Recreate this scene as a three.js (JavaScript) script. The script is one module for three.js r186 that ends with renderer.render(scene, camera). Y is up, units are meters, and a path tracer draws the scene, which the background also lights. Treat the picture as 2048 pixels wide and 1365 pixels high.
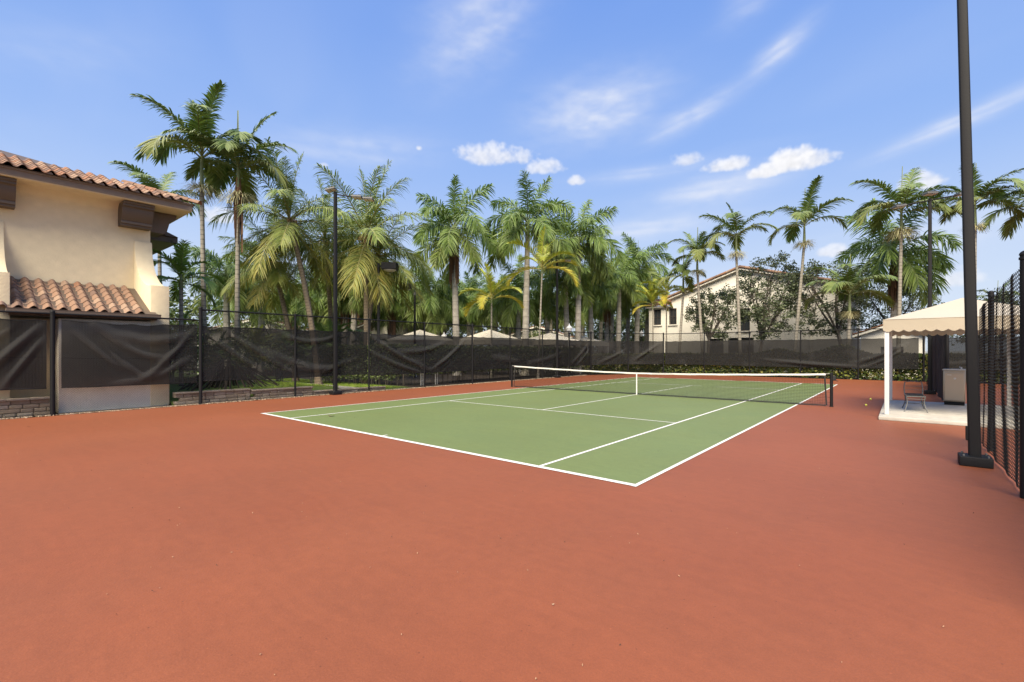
import * as THREE from 'three';
import { mergeGeometries, mergeVertices, toCreasedNormals } from 'three/addons/utils/BufferGeometryUtils.js';
import { RoundedBoxGeometry } from 'three/addons/geometries/RoundedBoxGeometry.js';

// ------------------------------------------------------------------ camera, sky, sun, exposure
const scene = new THREE.Scene();
const camera = new THREE.PerspectiveCamera(71.64, 2048 / 1365, 0.1, 2500);
camera.position.set(8.506, 1.799, 18.353);
camera.rotation.set(0, 0.692, 0);
camera.setViewOffset(2048, 1365, 0, -20.4, 2048, 1365);      // shifted lens: verticals stay upright

const renderer = new THREE.WebGLRenderer({ antialias: true });
renderer.setSize(1024, 682);
renderer.toneMapping = THREE.LinearToneMapping;
renderer.toneMappingExposure = 2.0;
renderer.shadowMap.enabled = true;
renderer.shadowMap.type = THREE.PCFSoftShadowMap;

const SUN_DIR = new THREE.Vector3(0.25, 0.73, 0.63).normalize();
const sun = new THREE.DirectionalLight(new THREE.Color().setRGB(1.0, 0.88, 0.68), 4.6);
sun.position.copy(SUN_DIR).multiplyScalar(80);
sun.castShadow = true;
sun.shadow.radius = 72;                                       // thin cloud in front of the sun: soft shadows
sun.shadow.mapSize.set(4096, 4096);
Object.assign(sun.shadow.camera, { left: -45, right: 45, top: 45, bottom: -45, near: 1, far: 200 });
scene.add(sun, sun.target);

// noise
function hash(ix, iy, s) {
  let h = Math.imul(ix, 374761393) ^ Math.imul(iy, 668265263) ^ Math.imul(s, 974634541);
  h = Math.imul(h ^ (h >>> 13), 1274126177); h ^= h >>> 16;
  return (h >>> 0) / 4294967296;
}
function vnoise(x, y, s = 0, per = 0) {
  const fx = Math.floor(x), fy = Math.floor(y);
  let tx = x - fx, ty = y - fy; tx = tx * tx * (3 - 2 * tx); ty = ty * ty * (3 - 2 * ty);
  let x0 = fx, x1 = fx + 1, y0 = fy, y1 = fy + 1;
  if (per) { x0 = ((x0 % per) + per) % per; x1 = ((x1 % per) + per) % per; y0 = ((y0 % per) + per) % per; y1 = ((y1 % per) + per) % per; }
  const a = hash(x0, y0, s), b = hash(x1, y0, s), c = hash(x0, y1, s), d = hash(x1, y1, s);
  return a + (b - a) * tx + (c - a) * ty + (a - b - c + d) * tx * ty;
}
function fbm(x, y, oct, s = 0, per = 0) {
  let v = 0, a = 0.5, n = 0;
  for (let i = 0; i < oct; i++) { v += a * vnoise(x, y, s + i * 17, per); n += a; x *= 2; y *= 2; if (per) per *= 2; a *= 0.5; }
  return v / n;
}
const clamp = (v, a = 0, b = 1) => Math.min(b, Math.max(a, v));
const lerp = (a, b, t) => a + (b - a) * t;
const smooth = (a, b, v) => { const t = clamp((v - a) / (b - a)); return t * t * (3 - 2 * t); };
let seed = 7;
function rng(s) { let a = s >>> 0; return () => { a = (a + 0x6D2B79F5) >>> 0; let t = Math.imul(a ^ (a >>> 15), 1 | a); t = (t + Math.imul(t ^ (t >>> 7), 61 | t)) ^ t; return ((t ^ (t >>> 14)) >>> 0) / 4294967296; }; }

// the sky: blue air with cirrus veils and a few small cumulus; azimuth, elevation, half width, half height in degrees, tilt
const CLOUDS = [
  ['c', -98.9, 18.8, 3.5, 1.65, 0, 1], ['c', -101.4, 18.4, 2.0, 0.9, 0, 0.95], ['c', -105.1, 19.6, 2.3, 1.05, 0, 0.9], ['c', -109.4, 20.7, 1.7, 0.95, 0, 0.65],
  ['c', -132.0, 22.2, 4.2, 1.6, 0, 0.8], ['c', -125.7, 21.0, 2.3, 1.15, 0, 0.75], ['c', -121.9, 19.6, 1.06, 0.8, 0, 0.8],
  ['c', -88.9, 15.0, 1.7, 1.3, 0, 0.8], ['c', -95.5, 9.8, 1.3, 0.9, 0, 0.75], ['c', -161.6, 13.5, 1.8, 1.2, 0, 0.7],
  ['c', -151.3, 20.1, 0.5, 0.3, 0, 0.6], ['c', -140.8, 22.8, 0.4, 0.3, 0, 0.8], ['c', -86.7, 6.3, 2.2, 1.2, 0, 0.6],
  ['c', -63, 17, 3.5, 1.2, 0, 0.9], ['c', -40, 21, 4, 1.4, 0, 0.9], ['c', -15, 18, 3, 1.2, 0, 0.9], ['c', 20, 20, 4, 1.5, 0, 0.9],
  ['c', 55, 17, 3, 1.1, 0, 0.9], ['c', 90, 22, 4, 1.5, 0, 0.9], ['c', 130, 18, 3.5, 1.3, 0, 0.9], ['c', 165, 21, 3, 1.2, 0, 0.9],
  ['i', -119.7, 26.7, 6.2, 2.9, 8, 0.62], ['i', -109.0, 24.9, 4.2, 1.0, 22, 0.5], ['i', -100.1, 29.0, 2.7, 0.95, 32, 0.5],
  ['i', -133.8, 34.6, 6.5, 3.4, 40, 0.45], ['i', -105.9, 17.6, 6, 1.3, 5, 0.6], ['i', -85.6, 19.6, 5, 0.7, 14, 0.6],
  ['i', -102.9, 33.5, 2.6, 1.4, 25, 0.2], ['i', -87.5, 10.3, 5, 1.6, 10, 0.4], ['i', -113.9, 20.0, 7, 0.8, 3, 0.3],
  ['i', -173.4, 24.9, 6, 2, 20, 0.12], ['i', -148.6, 22.0, 9, 1.8, 5, 0.3], ['i', -113.4, 14.1, 8, 1.1, 3, 0.45],
  ['i', -60, 28, 7, 2.5, 15, 0.5], ['i', -25, 30, 8, 2.5, 10, 0.5], ['i', 15, 27, 7, 2.5, 20, 0.5], ['i', 60, 31, 8, 3, 10, 0.5], ['i', 110, 28, 7, 2, 25, 0.5], ['i', 150, 30, 8, 3, 15, 0.5],
];
{
  const W = 4096, H = 2048, data = new Float32Array(W * H * 4), D = Math.PI / 180;
  const zen = [0.125, 0.30, 0.82], mid = [0.34, 0.525, 0.935], hor = [0.76, 0.85, 0.95], EX = 1 / 2.0;
  for (let j = 0; j < H; j++) {
    const el = ((j + 0.5) / H - 0.5) * 180;
    if (el < 0) { for (let i = 0; i < W; i++) { const k = (j * W + i) * 4; data[k] = 0.30; data[k + 1] = 0.30; data[k + 2] = 0.29; data[k + 3] = 1; } continue; }
    const ce = Math.cos(el * D), se = Math.sin(el * D);
    const t1 = smooth(-3, 23, el), t2 = smooth(12, 48, el);
    const near = CLOUDS.filter((c) => Math.abs(el - c[2]) < (c[0] === 'c' ? 2.2 * c[4] : 2.5 * (c[4] + c[3] * Math.abs(Math.sin(c[5] * D)))));
    for (let i = 0; i < W; i++) {
      const az = ((i + 0.5) / W - 0.5) * 360;
      let r = lerp(lerp(hor[0], mid[0], t1), zen[0], t2), g = lerp(lerp(hor[1], mid[1], t1), zen[1], t2), b = lerp(lerp(hor[2], mid[2], t1), zen[2], t2);
      // thin cirrus everywhere, on a high plane
      const q = 1 / (se + 0.12), px = Math.cos(az * D) * ce * q, pz = Math.sin(az * D) * ce * q;
      const u = px * 0.92 + pz * 0.39, v = pz * 0.92 - px * 0.39;
      const wx = fbm(u * 0.8, v * 0.8, 3, 91);
      let ci = fbm(u * 1.1 + wx, v * 3.2 + wx * 2, 4, 11);
      ci = smooth(0.46, 0.82, ci) * 0.05 * smooth(1, 12, el) + smooth(0.4, 0.7, fbm(u * 0.35, v * 0.5, 3, 77)) * 0.03;
      let a = ci, cr = 0.90, cg = 0.93, cb = 0.98;
      r = lerp(r, cr, a); g = lerp(g, cg, a); b = lerp(b, cb, a);
      for (const c of near) {
        let dx = az - c[1]; if (dx > 180) dx -= 360; if (dx < -180) dx += 360; dx *= ce;
        const dy = el - c[2];
        if (c[0] === 'i') {
          const co = Math.cos(c[5] * D), si = Math.sin(c[5] * D);
          const X = (dx * co + dy * si) / c[3], Y = (-dx * si + dy * co) / c[4];
          if (X * X + Y * Y > 5) continue;
          const n = fbm(dx * 0.55 + 40, dy * 1.2 + 9, 4, 31 + Math.round(c[3] * 10)), n2 = fbm(X * 1.6 + 7, Y * 2.4 + X, 4, 5);
          const e = Math.exp(-(X * X + Y * Y) * 1.1);
          const al = clamp(e * (0.35 + 1.0 * n) * (0.55 + 0.9 * n2)) * c[6];
          r = lerp(r, 0.93, al); g = lerp(g, 0.94, al); b = lerp(b, 0.98, al);
        } else {
          const X = dx / c[3], Y = dy / c[4];
          if (Math.abs(X) > 1.9 || Math.abs(Y) > 2) continue;
          const s = 61 + Math.round(c[1] * 3);
          const n = fbm(dx * 0.9 + 50, dy * 1.25 + 50, 6, s), n3 = fbm(dx * 2.6 + 9, dy * 2.6 + 5, 4, s + 3);
          const base = Y < 0 ? Y * 1.9 : Y;
          const d = 1 - (X * X + base * base) + (n - 0.5) * 1.5 + (n3 - 0.5) * 0.7;
          const al = smooth(-0.2, 0.6, d) * c[6] * (0.6 + 0.4 * smooth(0.2, 1.2, d));
          const lit = 0.84 + 0.16 * clamp(Y * 0.5 + 0.5 + (n3 - 0.5) * 1.4);
          r = lerp(r, lit, al); g = lerp(g, lit, al); b = lerp(b, lit * 1.03, al);
        }
      }
      const k = (j * W + i) * 4; data[k] = r * EX; data[k + 1] = g * EX; data[k + 2] = b * EX; data[k + 3] = 1;
    }
  }
  const sky = new THREE.DataTexture(data, W, H, THREE.RGBAFormat, THREE.FloatType);
  sky.mapping = THREE.EquirectangularReflectionMapping; sky.magFilter = sky.minFilter = THREE.LinearFilter; sky.wrapS = THREE.RepeatWrapping; sky.needsUpdate = true;
  scene.background = sky; scene.environment = sky;
}

// ------------------------------------------------------------------ helpers
const taken = {};
function numbered(n) { const k = taken[n] = (taken[n] ?? -1) + 1; return k ? `${n}_${String(k).padStart(3, '0')}` : n; }
function thing(name, label, category, pos = [0, 0, 0], turn = 0, group) {
  const o = new THREE.Group(); o.name = numbered(name); o.position.set(...pos); o.rotation.y = turn;
  o.userData = { label, category }; if (group) o.userData.group = group; scene.add(o); return o;
}
function part(name, geo, mat, parent, pos, rot) {
  const m = new THREE.Mesh(geo, mat); m.name = name; m.castShadow = m.receiveShadow = true;
  if (pos) m.position.set(...pos); if (rot) m.rotation.set(...rot);
  parent.add(m); return m;
}
function structure(name, geo, mat, label, category = name.replace(/_/g, ' ')) {
  const m = part(numbered(name), geo, mat, scene); m.userData = { kind: 'structure', label, category }; return m;
}
const V = (x, y, z) => new THREE.Vector3(x, y, z);
const col = (r, g, b) => new THREE.Color().setRGB(r, g, b);
const box = (w, h, d, x = 0, y = 0, z = 0) => new THREE.BoxGeometry(w, h, d).translate(x, y, z);
const rbox = (w, h, d, r = 0.01, x = 0, y = 0, z = 0, s = 2) => new RoundedBoxGeometry(w, h, d, s, Math.min(r, w / 2.01, h / 2.01, d / 2.01)).translate(x, y, z);
const cyl = (r0, r1, h, n = 12, x = 0, y = 0, z = 0) => new THREE.CylinderGeometry(r1, r0, h, n).translate(x, y + h / 2, z);
function tube(pts, r, n = 6, seg) {
  const c = new THREE.CatmullRomCurve3(pts.map((p) => Array.isArray(p) ? V(...p) : p));
  return new THREE.TubeGeometry(c, seg ?? Math.max(2, pts.length * 4), r, n, false);
}
function rod(a, b, r, n = 6) {
  const A = Array.isArray(a) ? V(...a) : a, B = Array.isArray(b) ? V(...b) : b, d = B.clone().sub(A), l = d.length();
  return new THREE.CylinderGeometry(r, r, l, n).applyQuaternion(new THREE.Quaternion().setFromUnitVectors(V(0, 1, 0), d.normalize())).translate((A.x + B.x) / 2, (A.y + B.y) / 2, (A.z + B.z) / 2);
}
function merge(list) { return mergeGeometries(list.map((g) => { const q = g.index ? g.toNonIndexed() : g; for (const k of Object.keys(q.attributes)) if (!['position', 'normal', 'uv'].includes(k)) q.deleteAttribute(k); return q; })); }
function extr(pts, depth, holes, bevel = 0) {
  const s = new THREE.Shape(pts.map((p) => new THREE.Vector2(...p)));
  for (const h of holes ?? []) s.holes.push(new THREE.Path(h.map((p) => new THREE.Vector2(...p))));
  return new THREE.ExtrudeGeometry(s, { depth, bevelEnabled: bevel > 0, bevelSize: bevel, bevelThickness: bevel, bevelSegments: 2, curveSegments: 4 });
}
const rectPath = (x0, x1, y0, y1) => [[x0, y0], [x1, y0], [x1, y1], [x0, y1]];
// uv in metres from position and normal (box mapping)
function metric(g, s = 1) {
  const q = g.index ? g.toNonIndexed() : g, p = q.attributes.position, n = q.attributes.normal, uv = new Float32Array(p.count * 2);
  for (let i = 0; i < p.count; i++) {
    const ax = Math.abs(n.getX(i)), ay = Math.abs(n.getY(i)), az = Math.abs(n.getZ(i));
    let a, b;
    if (ay >= ax && ay >= az) { a = p.getX(i); b = p.getZ(i); } else if (ax >= az) { a = p.getZ(i); b = p.getY(i); } else { a = p.getX(i); b = p.getY(i); }
    uv[i * 2] = a * s; uv[i * 2 + 1] = b * s;
  }
  q.setAttribute('uv', new THREE.BufferAttribute(uv, 2)); return q;
}
function tex(n, fn, srgb = true, rep = 1, m = n) {
  const d = new Uint8Array(n * m * 4);
  for (let j = 0; j < m; j++) for (let i = 0; i < n; i++) {
    const v = fn(i / n, j / m), k = (j * n + i) * 4;
    if (typeof v === 'number') d[k] = d[k + 1] = d[k + 2] = clamp(v) * 255; else { d[k] = clamp(v[0]) * 255; d[k + 1] = clamp(v[1]) * 255; d[k + 2] = clamp(v[2]) * 255; }
    d[k + 3] = 255;
  }
  const t = new THREE.DataTexture(d, n, m); t.wrapS = t.wrapT = THREE.RepeatWrapping; t.magFilter = THREE.LinearFilter; t.minFilter = THREE.LinearMipmapLinearFilter; t.generateMipmaps = true;
  if (srgb) t.colorSpace = THREE.SRGBColorSpace; t.repeat.set(rep, rep); t.needsUpdate = true; return t;
}
const std = (c, o = {}) => new THREE.MeshStandardMaterial({ color: c, roughness: 0.8, ...o });

// ------------------------------------------------------------------ materials
const noiseTex = tex(512, (u, v) => 0.80 + 0.2 * fbm(u * 8, v * 8, 5, 3, 8), true);
const grainBump = tex(512, (u, v) => fbm(u * 96, v * 96, 3, 5, 96), false);
const stuccoBump = tex(512, (u, v) => 0.6 * fbm(u * 40, v * 40, 4, 8, 40) + 0.4 * smooth(0.45, 0.7, fbm(u * 16, v * 22, 3, 4, 16 * 11)), false);
const stuccoMap = tex(512, (u, v) => 0.94 + 0.06 * fbm(u * 5, v * 5, 6, 14, 5), true);
// acrylic court paint: squeegee arcs, scuffs, fine sand
const courtMap = tex(2048, (u, v) => {
  const a = fbm(u * 6, v * 6, 4, 21, 6), w = fbm(u * 12, v * 12, 2, 44, 12);
  const st = fbm(u * 10 + w * 0.6, v * 150 + w * 6, 3, 23, 0), sc = fbm(u * 120, v * 120, 3, 27, 120), gr = hash(Math.floor(u * 2048), Math.floor(v * 2048), 3);
  const cr = Math.abs(fbm(u * 7 + w * 0.4, v * 7, 4, 52, 0) - 0.5), h9 = hash(Math.floor(u * 1024), Math.floor(v * 1024), 9);
  let arc = 0; for (let i = 0; i < 9; i++) { const ax = hash(i, 1, 88), ay = hash(i, 2, 88), ar = 0.02 + 0.09 * hash(i, 3, 88), th = Math.atan2(v - ay, u - ax) - 6 * hash(i, 4, 88) + 3; if (Math.abs(th) < 0.9) arc = Math.max(arc, smooth(0.0011, 0.0002, Math.abs(Math.hypot(u - ax, v - ay) - ar)) * smooth(0.35, 0.6, gr) * (1 - Math.abs(th) / 0.9)); }
  const k = 0.88 - 0.07 * arc + 0.05 * (a - 0.5) + 0.035 * (st - 0.5) + 0.05 * (sc - 0.5) + 0.08 * (gr - 0.5) + (h9 > 0.9996 ? 0.14 : h9 < 0.0004 ? -0.2 : 0) - 0.05 * smooth(0.004, 0.0, cr) * smooth(0.5, 0.7, a);
  return [k + 0.02 * (w - 0.5), k, k - 0.02 * (w - 0.5)];
}, true, 1 / 9);
const courtBump = tex(1024, (u, v) => fbm(u * 200, v * 200, 3, 66, 200), false, 1 / 2.3);
const M = {
  red: std(col(0.30, 0.088, 0.0325), { map: courtMap, bumpMap: courtBump, bumpScale: 0.0012, roughness: 0.58, vertexColors: true }),
  green: std(col(0.182, 0.235, 0.076), { map: courtMap, bumpMap: courtBump, bumpScale: 0.0012, roughness: 0.58, vertexColors: true }),
  line: std(col(0.66, 0.65, 0.62), { bumpMap: courtBump, bumpScale: 0.001, roughness: 0.7 }),
  black: new THREE.MeshPhysicalMaterial({ color: col(0.008, 0.008, 0.009), roughness: 0.6, specularIntensity: 0.5 }),
  blackMatte: std(col(0.014, 0.014, 0.015), { roughness: 0.75 }),
  pole: new THREE.MeshPhysicalMaterial({ color: col(0.009, 0.009, 0.010), roughness: 0.6, specularIntensity: 0.5, bumpMap: grainBump, bumpScale: 0.0006 }),
  wire: new THREE.MeshPhysicalMaterial({ color: col(0.007, 0.007, 0.007), roughness: 0.75, specularIntensity: 0.4 }),
  screen: new THREE.MeshStandardMaterial({ color: col(0.0125, 0.0123, 0.012), roughness: 0.85, side: THREE.DoubleSide, transparent: true, opacity: 0.885 }),
  hem: std(col(0.016, 0.015, 0.015), { roughness: 0.85, side: THREE.DoubleSide }),
  white: std(col(0.58, 0.57, 0.545), { roughness: 0.5 }),
  tape: std(col(0.62, 0.61, 0.57), { roughness: 0.8, bumpMap: grainBump, bumpScale: 0.001 }),
  wallCream: std(col(0.71, 0.60, 0.40), { map: stuccoMap, bumpMap: stuccoBump, bumpScale: 0.0035, roughness: 0.92 }),
  wallPale: std(col(0.76, 0.70, 0.60), { map: stuccoMap, bumpMap: stuccoBump, bumpScale: 0.0035, roughness: 0.92 }),
  wallFar: std(col(0.76, 0.72, 0.635), { map: stuccoMap, bumpMap: stuccoBump, bumpScale: 0.0035, roughness: 0.92 }),
  trimBrown: std(col(0.10, 0.072, 0.052), { roughness: 0.65, bumpMap: grainBump, bumpScale: 0.001 }),
  fascia: std(col(0.20, 0.15, 0.11), { roughness: 0.65 }),
  tiles: [[0.31, 0.185, 0.12], [0.27, 0.16, 0.105], [0.36, 0.24, 0.165], [0.21, 0.13, 0.095], [0.33, 0.165, 0.095]].map((c) => std(col(...c), { roughness: 0.9, map: noiseTex, bumpMap: grainBump, bumpScale: 0.002 })),
  farTiles: std(col(0.30, 0.15, 0.09), { roughness: 0.9, map: noiseTex }),
  concrete: std(col(0.53, 0.495, 0.425), { roughness: 0.88, map: noiseTex, bumpMap: grainBump, bumpScale: 0.0015 }),
  path: std(col(0.46, 0.42, 0.37), { roughness: 0.9, map: noiseTex, bumpMap: grainBump, bumpScale: 0.002 }),
  stones: [[0.50, 0.40, 0.29], [0.45, 0.35, 0.25], [0.56, 0.46, 0.35], [0.40, 0.32, 0.235]].map((c) => std(col(...c), { roughness: 0.95, map: noiseTex, bumpMap: stuccoBump, bumpScale: 0.01 })),
  canvas: new THREE.MeshPhysicalMaterial({ color: col(0.45, 0.395, 0.30), roughness: 0.9, transmission: 0.22, thickness: 0, side: THREE.DoubleSide, bumpMap: grainBump, bumpScale: 0.0006 }),
  canvasPale: new THREE.MeshPhysicalMaterial({ color: col(0.72, 0.66, 0.54), roughness: 0.9, transmission: 0.2, thickness: 0, side: THREE.DoubleSide }),
  steel: std(col(0.40, 0.33, 0.255), { roughness: 0.3, metalness: 0.75, bumpMap: tex(512, (u, v) => fbm(u * 4, v * 220, 2, 15), false), bumpScale: 0.0004 }),
  greyMetal: std(col(0.13, 0.13, 0.128), { roughness: 0.55, metalness: 0.3 }),
  aluminium: std(col(0.50, 0.50, 0.49), { roughness: 0.4, metalness: 0.8 }),
  glass: std(col(0.035, 0.04, 0.045), { roughness: 0.08 }),
  frame: std(col(0.05, 0.04, 0.035), { roughness: 0.5 }),
  lens: std(col(0.55, 0.52, 0.46), { roughness: 0.25 }),
  globe: new THREE.MeshPhysicalMaterial({ color: col(0.8, 0.8, 0.8), roughness: 0.5, transmission: 0.3, thickness: 0, side: THREE.DoubleSide }),
  ball: std(col(0.62, 0.62, 0.09), { roughness: 0.95, bumpMap: grainBump, bumpScale: 0.002 }),
  lawn: std(col(0.14, 0.21, 0.035), { roughness: 0.95, map: noiseTex }),
  mulch: std(col(0.055, 0.04, 0.03), { roughness: 1, map: noiseTex, bumpMap: stuccoBump, bumpScale: 0.03 }),
  gravel: std(col(0.40, 0.31, 0.23), { roughness: 0.95 }),
  ground: std(col(0.085, 0.10, 0.045), { roughness: 1, map: noiseTex }),
  trunkRoyal: std(col(0.46, 0.42, 0.36), { roughness: 0.92, map: tex(256, (u, v) => 0.72 + 0.22 * fbm(u * 6, v * 10, 4, 71, 6) - 0.16 * smooth(0.86, 0.99, Math.abs(((v * 4) % 1) * 2 - 1)) + 0.1 * fbm(u * 30, v * 4, 2, 9, 30), true), bumpMap: grainBump, bumpScale: 0.004 }),
  trunkSlim: std(col(0.40, 0.365, 0.30), { roughness: 0.92, map: tex(256, (u, v) => 0.72 + 0.2 * fbm(u * 6, v * 12, 4, 72, 6) - 0.22 * smooth(0.7, 0.98, Math.abs(((v * 10) % 1) * 2 - 1)), true), bumpMap: grainBump, bumpScale: 0.003 }),
  trunkCoco: std(col(0.34, 0.265, 0.185), { roughness: 0.95, map: tex(256, (u, v) => 0.7 + 0.26 * fbm(u * 6, v * 12, 4, 73, 6) - 0.22 * smooth(0.7, 0.98, Math.abs(((v * 14 + 0.5 * u) % 1) * 2 - 1)), true), bumpMap: grainBump, bumpScale: 0.006 }),
  shaft: std(col(0.20, 0.24, 0.10), { roughness: 0.5, map: noiseTex }),
  sheath: std(col(0.15, 0.085, 0.05), { roughness: 0.95, vertexColors: true, side: THREE.DoubleSide }),
  leaf: new THREE.MeshPhysicalMaterial({ color: 0xffffff, vertexColors: true, roughness: 0.62, transmission: 0.42, thickness: 0, side: THREE.DoubleSide }),
  bloom: std(0xffffff, { vertexColors: true, roughness: 0.9, side: THREE.DoubleSide }),
  bark: std(col(0.15, 0.125, 0.10), { roughness: 0.95, map: noiseTex, bumpMap: stuccoBump, bumpScale: 0.02 }),
  root: std(col(0.05, 0.04, 0.032), { roughness: 1 }),
};

// ------------------------------------------------------------------ the setting: ground, court, path
function sheet(x0, x1, z0, z1, y, nx, nz, tone = 0, hf) {
  const g = new THREE.PlaneGeometry(x1 - x0, z1 - z0, nx, nz).rotateX(-Math.PI / 2).translate((x0 + x1) / 2, y, (z0 + z1) / 2);
  const p = g.attributes.position, uv = g.attributes.uv, c = new Float32Array(p.count * 3);
  for (let i = 0; i < p.count; i++) {
    const x = p.getX(i), z = p.getZ(i); uv.setXY(i, x, z);
    if (hf) p.setY(i, y + hf(x, z));
    const n = fbm(x * 0.22 + 30, z * 0.22 + 30, 3, 41) - 0.5, n2 = fbm(x * 0.9 + 70, z * 0.9 + 70, 3, 43) - 0.5;
    c[i * 3] = 1 + tone * (n * 1.0 + n2 * 0.5); c[i * 3 + 1] = 1 + tone * (n * 1.5 + n2 * 0.7); c[i * 3 + 2] = 1 + tone * (n * 1.6 + n2 * 0.8);
  }
  g.setAttribute('color', new THREE.BufferAttribute(c, 3)); if (hf) g.computeVertexNormals(); return g;
}
structure('ground', sheet(-600, 600, -600, 600, -0.06, 40, 40), M.ground, 'green and brown ground reaching away beyond the fences', 'ground');
const cs = thing('court_surround', 'terracotta red acrylic surround of the tennis court', 'court'); cs.userData.kind = 'structure';
{ // red sheet with the corner cut off at the far left, and a thin slab edge
  const s = new THREE.Shape([[-9.72, 26], [30, 26], [30, -18.5], [-6.25, -18.5], [-9.72, -13.1]].map((p) => new THREE.Vector2(p[0], -p[1])));
  part('red_slab', metric(new THREE.ExtrudeGeometry(s, { depth: 0.05, bevelEnabled: false }).rotateX(-Math.PI / 2).translate(0, -0.055, 0)), std(col(0.30, 0.088, 0.0325), { roughness: 0.8 }), cs);
  // finished paint coat, in cells so that the tone can wander; only cells wholly on the slab
  const g = sheet(-9.72, 30, -18.5, 26, 0, 160, 180, 0.12), p = g.attributes.position, idx = [];
  const inside = (i) => { const x = p.getX(i), z = p.getZ(i); return (x + 9.72) * 5.4 + (z + 18.5) * 3.47 > 18.7; };
  for (let i = 0; i < g.index.count; i += 3) { const a = g.index.getX(i), b = g.index.getX(i + 1), c = g.index.getX(i + 2); if (inside(a) && inside(b) && inside(c)) idx.push(a, b, c); }
  g.setIndex(idx); part('paint_coat', g, M.red, cs);
}
const SX = 4.138, DX = 5.752, BZ = 12.438, SZ = 6.639, LW = 0.06;
const court = thing('tennis_court', 'green acrylic tennis court with white lines', 'court'); court.userData.kind = 'structure';
part('green_surface', sheet(-DX, DX, -BZ, BZ, 0.004, 60, 120, 0.06), M.green, court);
function line(x0, x1, z0, z1) { part('line', new THREE.PlaneGeometry(x1 - x0, z1 - z0).rotateX(-Math.PI / 2).translate((x0 + x1) / 2, 0.008, (z0 + z1) / 2), M.line, court); }
for (const s of [-1, 1]) {
  line(s * DX - LW / 2, s * DX + LW / 2, -BZ - 0.06, BZ + 0.06);
  line(s * SX - LW / 2, s * SX + LW / 2, -BZ + 0.04, BZ - 0.04);
  line(-DX + LW / 2, DX - LW / 2, s * BZ - 0.05, s * BZ + 0.05);
  line(-SX + LW / 2, SX - LW / 2, s * SZ - 0.025, s * SZ + 0.025);
  line(-0.025, 0.025, s > 0 ? BZ - 0.17 : -BZ + 0.05, s > 0 ? BZ - 0.05 : -BZ + 0.17);
}
line(-0.025, 0.025, -SZ + 0.025, SZ - 0.025);
// raised lawn, path and mulch to the left
const rise = (x, z) => lerp(0.03, 0.36, smooth(4.6, 9.2, z)) * smooth(-10.05, -10.4, x);
structure('lawn', sheet(-60, -10.05, 3.5, 13.5, 0, 60, 40, 0, rise), M.lawn, 'bright green strip of lawn beside the concrete path behind the fence', 'lawn');
structure('garden_bed', sheet(-60, -10.02, -70, 3.5, -0.02, 30, 40, 0, (x, z) => rise(x, z) * 0.98), M.mulch, 'dark mulched ground under the palms', 'ground');
structure('path', sheet(-60, -10.25, 6.0, 7.25, 0.012, 60, 8, 0, rise), M.path, 'pale concrete path crossing the lawn behind the fence', 'path');
structure('planting_strip', sheet(-30, 30, -70, -18.7, -0.02, 10, 10), M.mulch, 'dark planted ground beyond the far fence', 'ground');
{ // gravel along the foot of the left fence
  const R = rng(5), g = new THREE.DodecahedronGeometry(0.02, 0), m = new THREE.InstancedMesh(g, M.gravel, 5200), d = new THREE.Object3D(), c = new THREE.Color();
  for (let i = 0; i < 5200; i++) {
    const z = lerp(18.5, -12.5, R());
    d.position.set(-9.72 - R() * 0.27 + (R() < 0.12 ? R() * 0.14 : 0), 0.006 + R() * 0.014, z); d.rotation.set(R() * 6, R() * 6, R() * 6); d.scale.set(0.4 + R() * 0.9, 0.3 + R() * 0.5, 0.4 + R() * 0.9); d.updateMatrix(); m.setMatrixAt(i, d.matrix);
    const k = 0.55 + R() * 0.75; m.setColorAt(i, c.setRGB(k, k * 0.97, k * 0.92));
  }
  m.name = 'gravel'; m.castShadow = m.receiveShadow = true; m.userData = { kind: 'stuff', label: 'tan gravel along the foot of the left fence', category: 'gravel' }; scene.add(m);
}
{ // grass blades
  const R = rng(6), g = new THREE.BufferGeometry(); g.setAttribute('position', new THREE.Float32BufferAttribute([-0.008, 0, 0, 0.008, 0, 0, 0.012, 0.06, 0.02], 3)); g.computeVertexNormals();
  const N = 26000, m = new THREE.InstancedMesh(g, std(col(0.21, 0.32, 0.045), { roughness: 0.8, side: THREE.DoubleSide }), N), d = new THREE.Object3D(), c = new THREE.Color();
  for (let i = 0; i < N; i++) {
    let x, z; do { x = lerp(-22, -10.5, R()); z = lerp(4.0, 11.5, R()); } while (z > 5.95 && z < 7.3 || (x > -15.5 && z > 9.3 && x < -11));
    d.position.set(x, rise(x, z), z); d.rotation.set((R() - 0.5) * 0.7, R() * 6.3, 0); d.scale.setScalar(0.6 + R() * 0.8); d.updateMatrix(); m.setMatrixAt(i, d.matrix);
    const k = 0.6 + R() * 0.7; m.setColorAt(i, c.setRGB(k * (0.9 + R() * 0.4), k, k * 0.9));
  }
  m.name = 'grass'; m.castShadow = m.receiveShadow = true; m.userData = { kind: 'stuff', label: 'short bright grass on the lawn beside the path', category: 'grass' }; scene.add(m);
}

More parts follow.
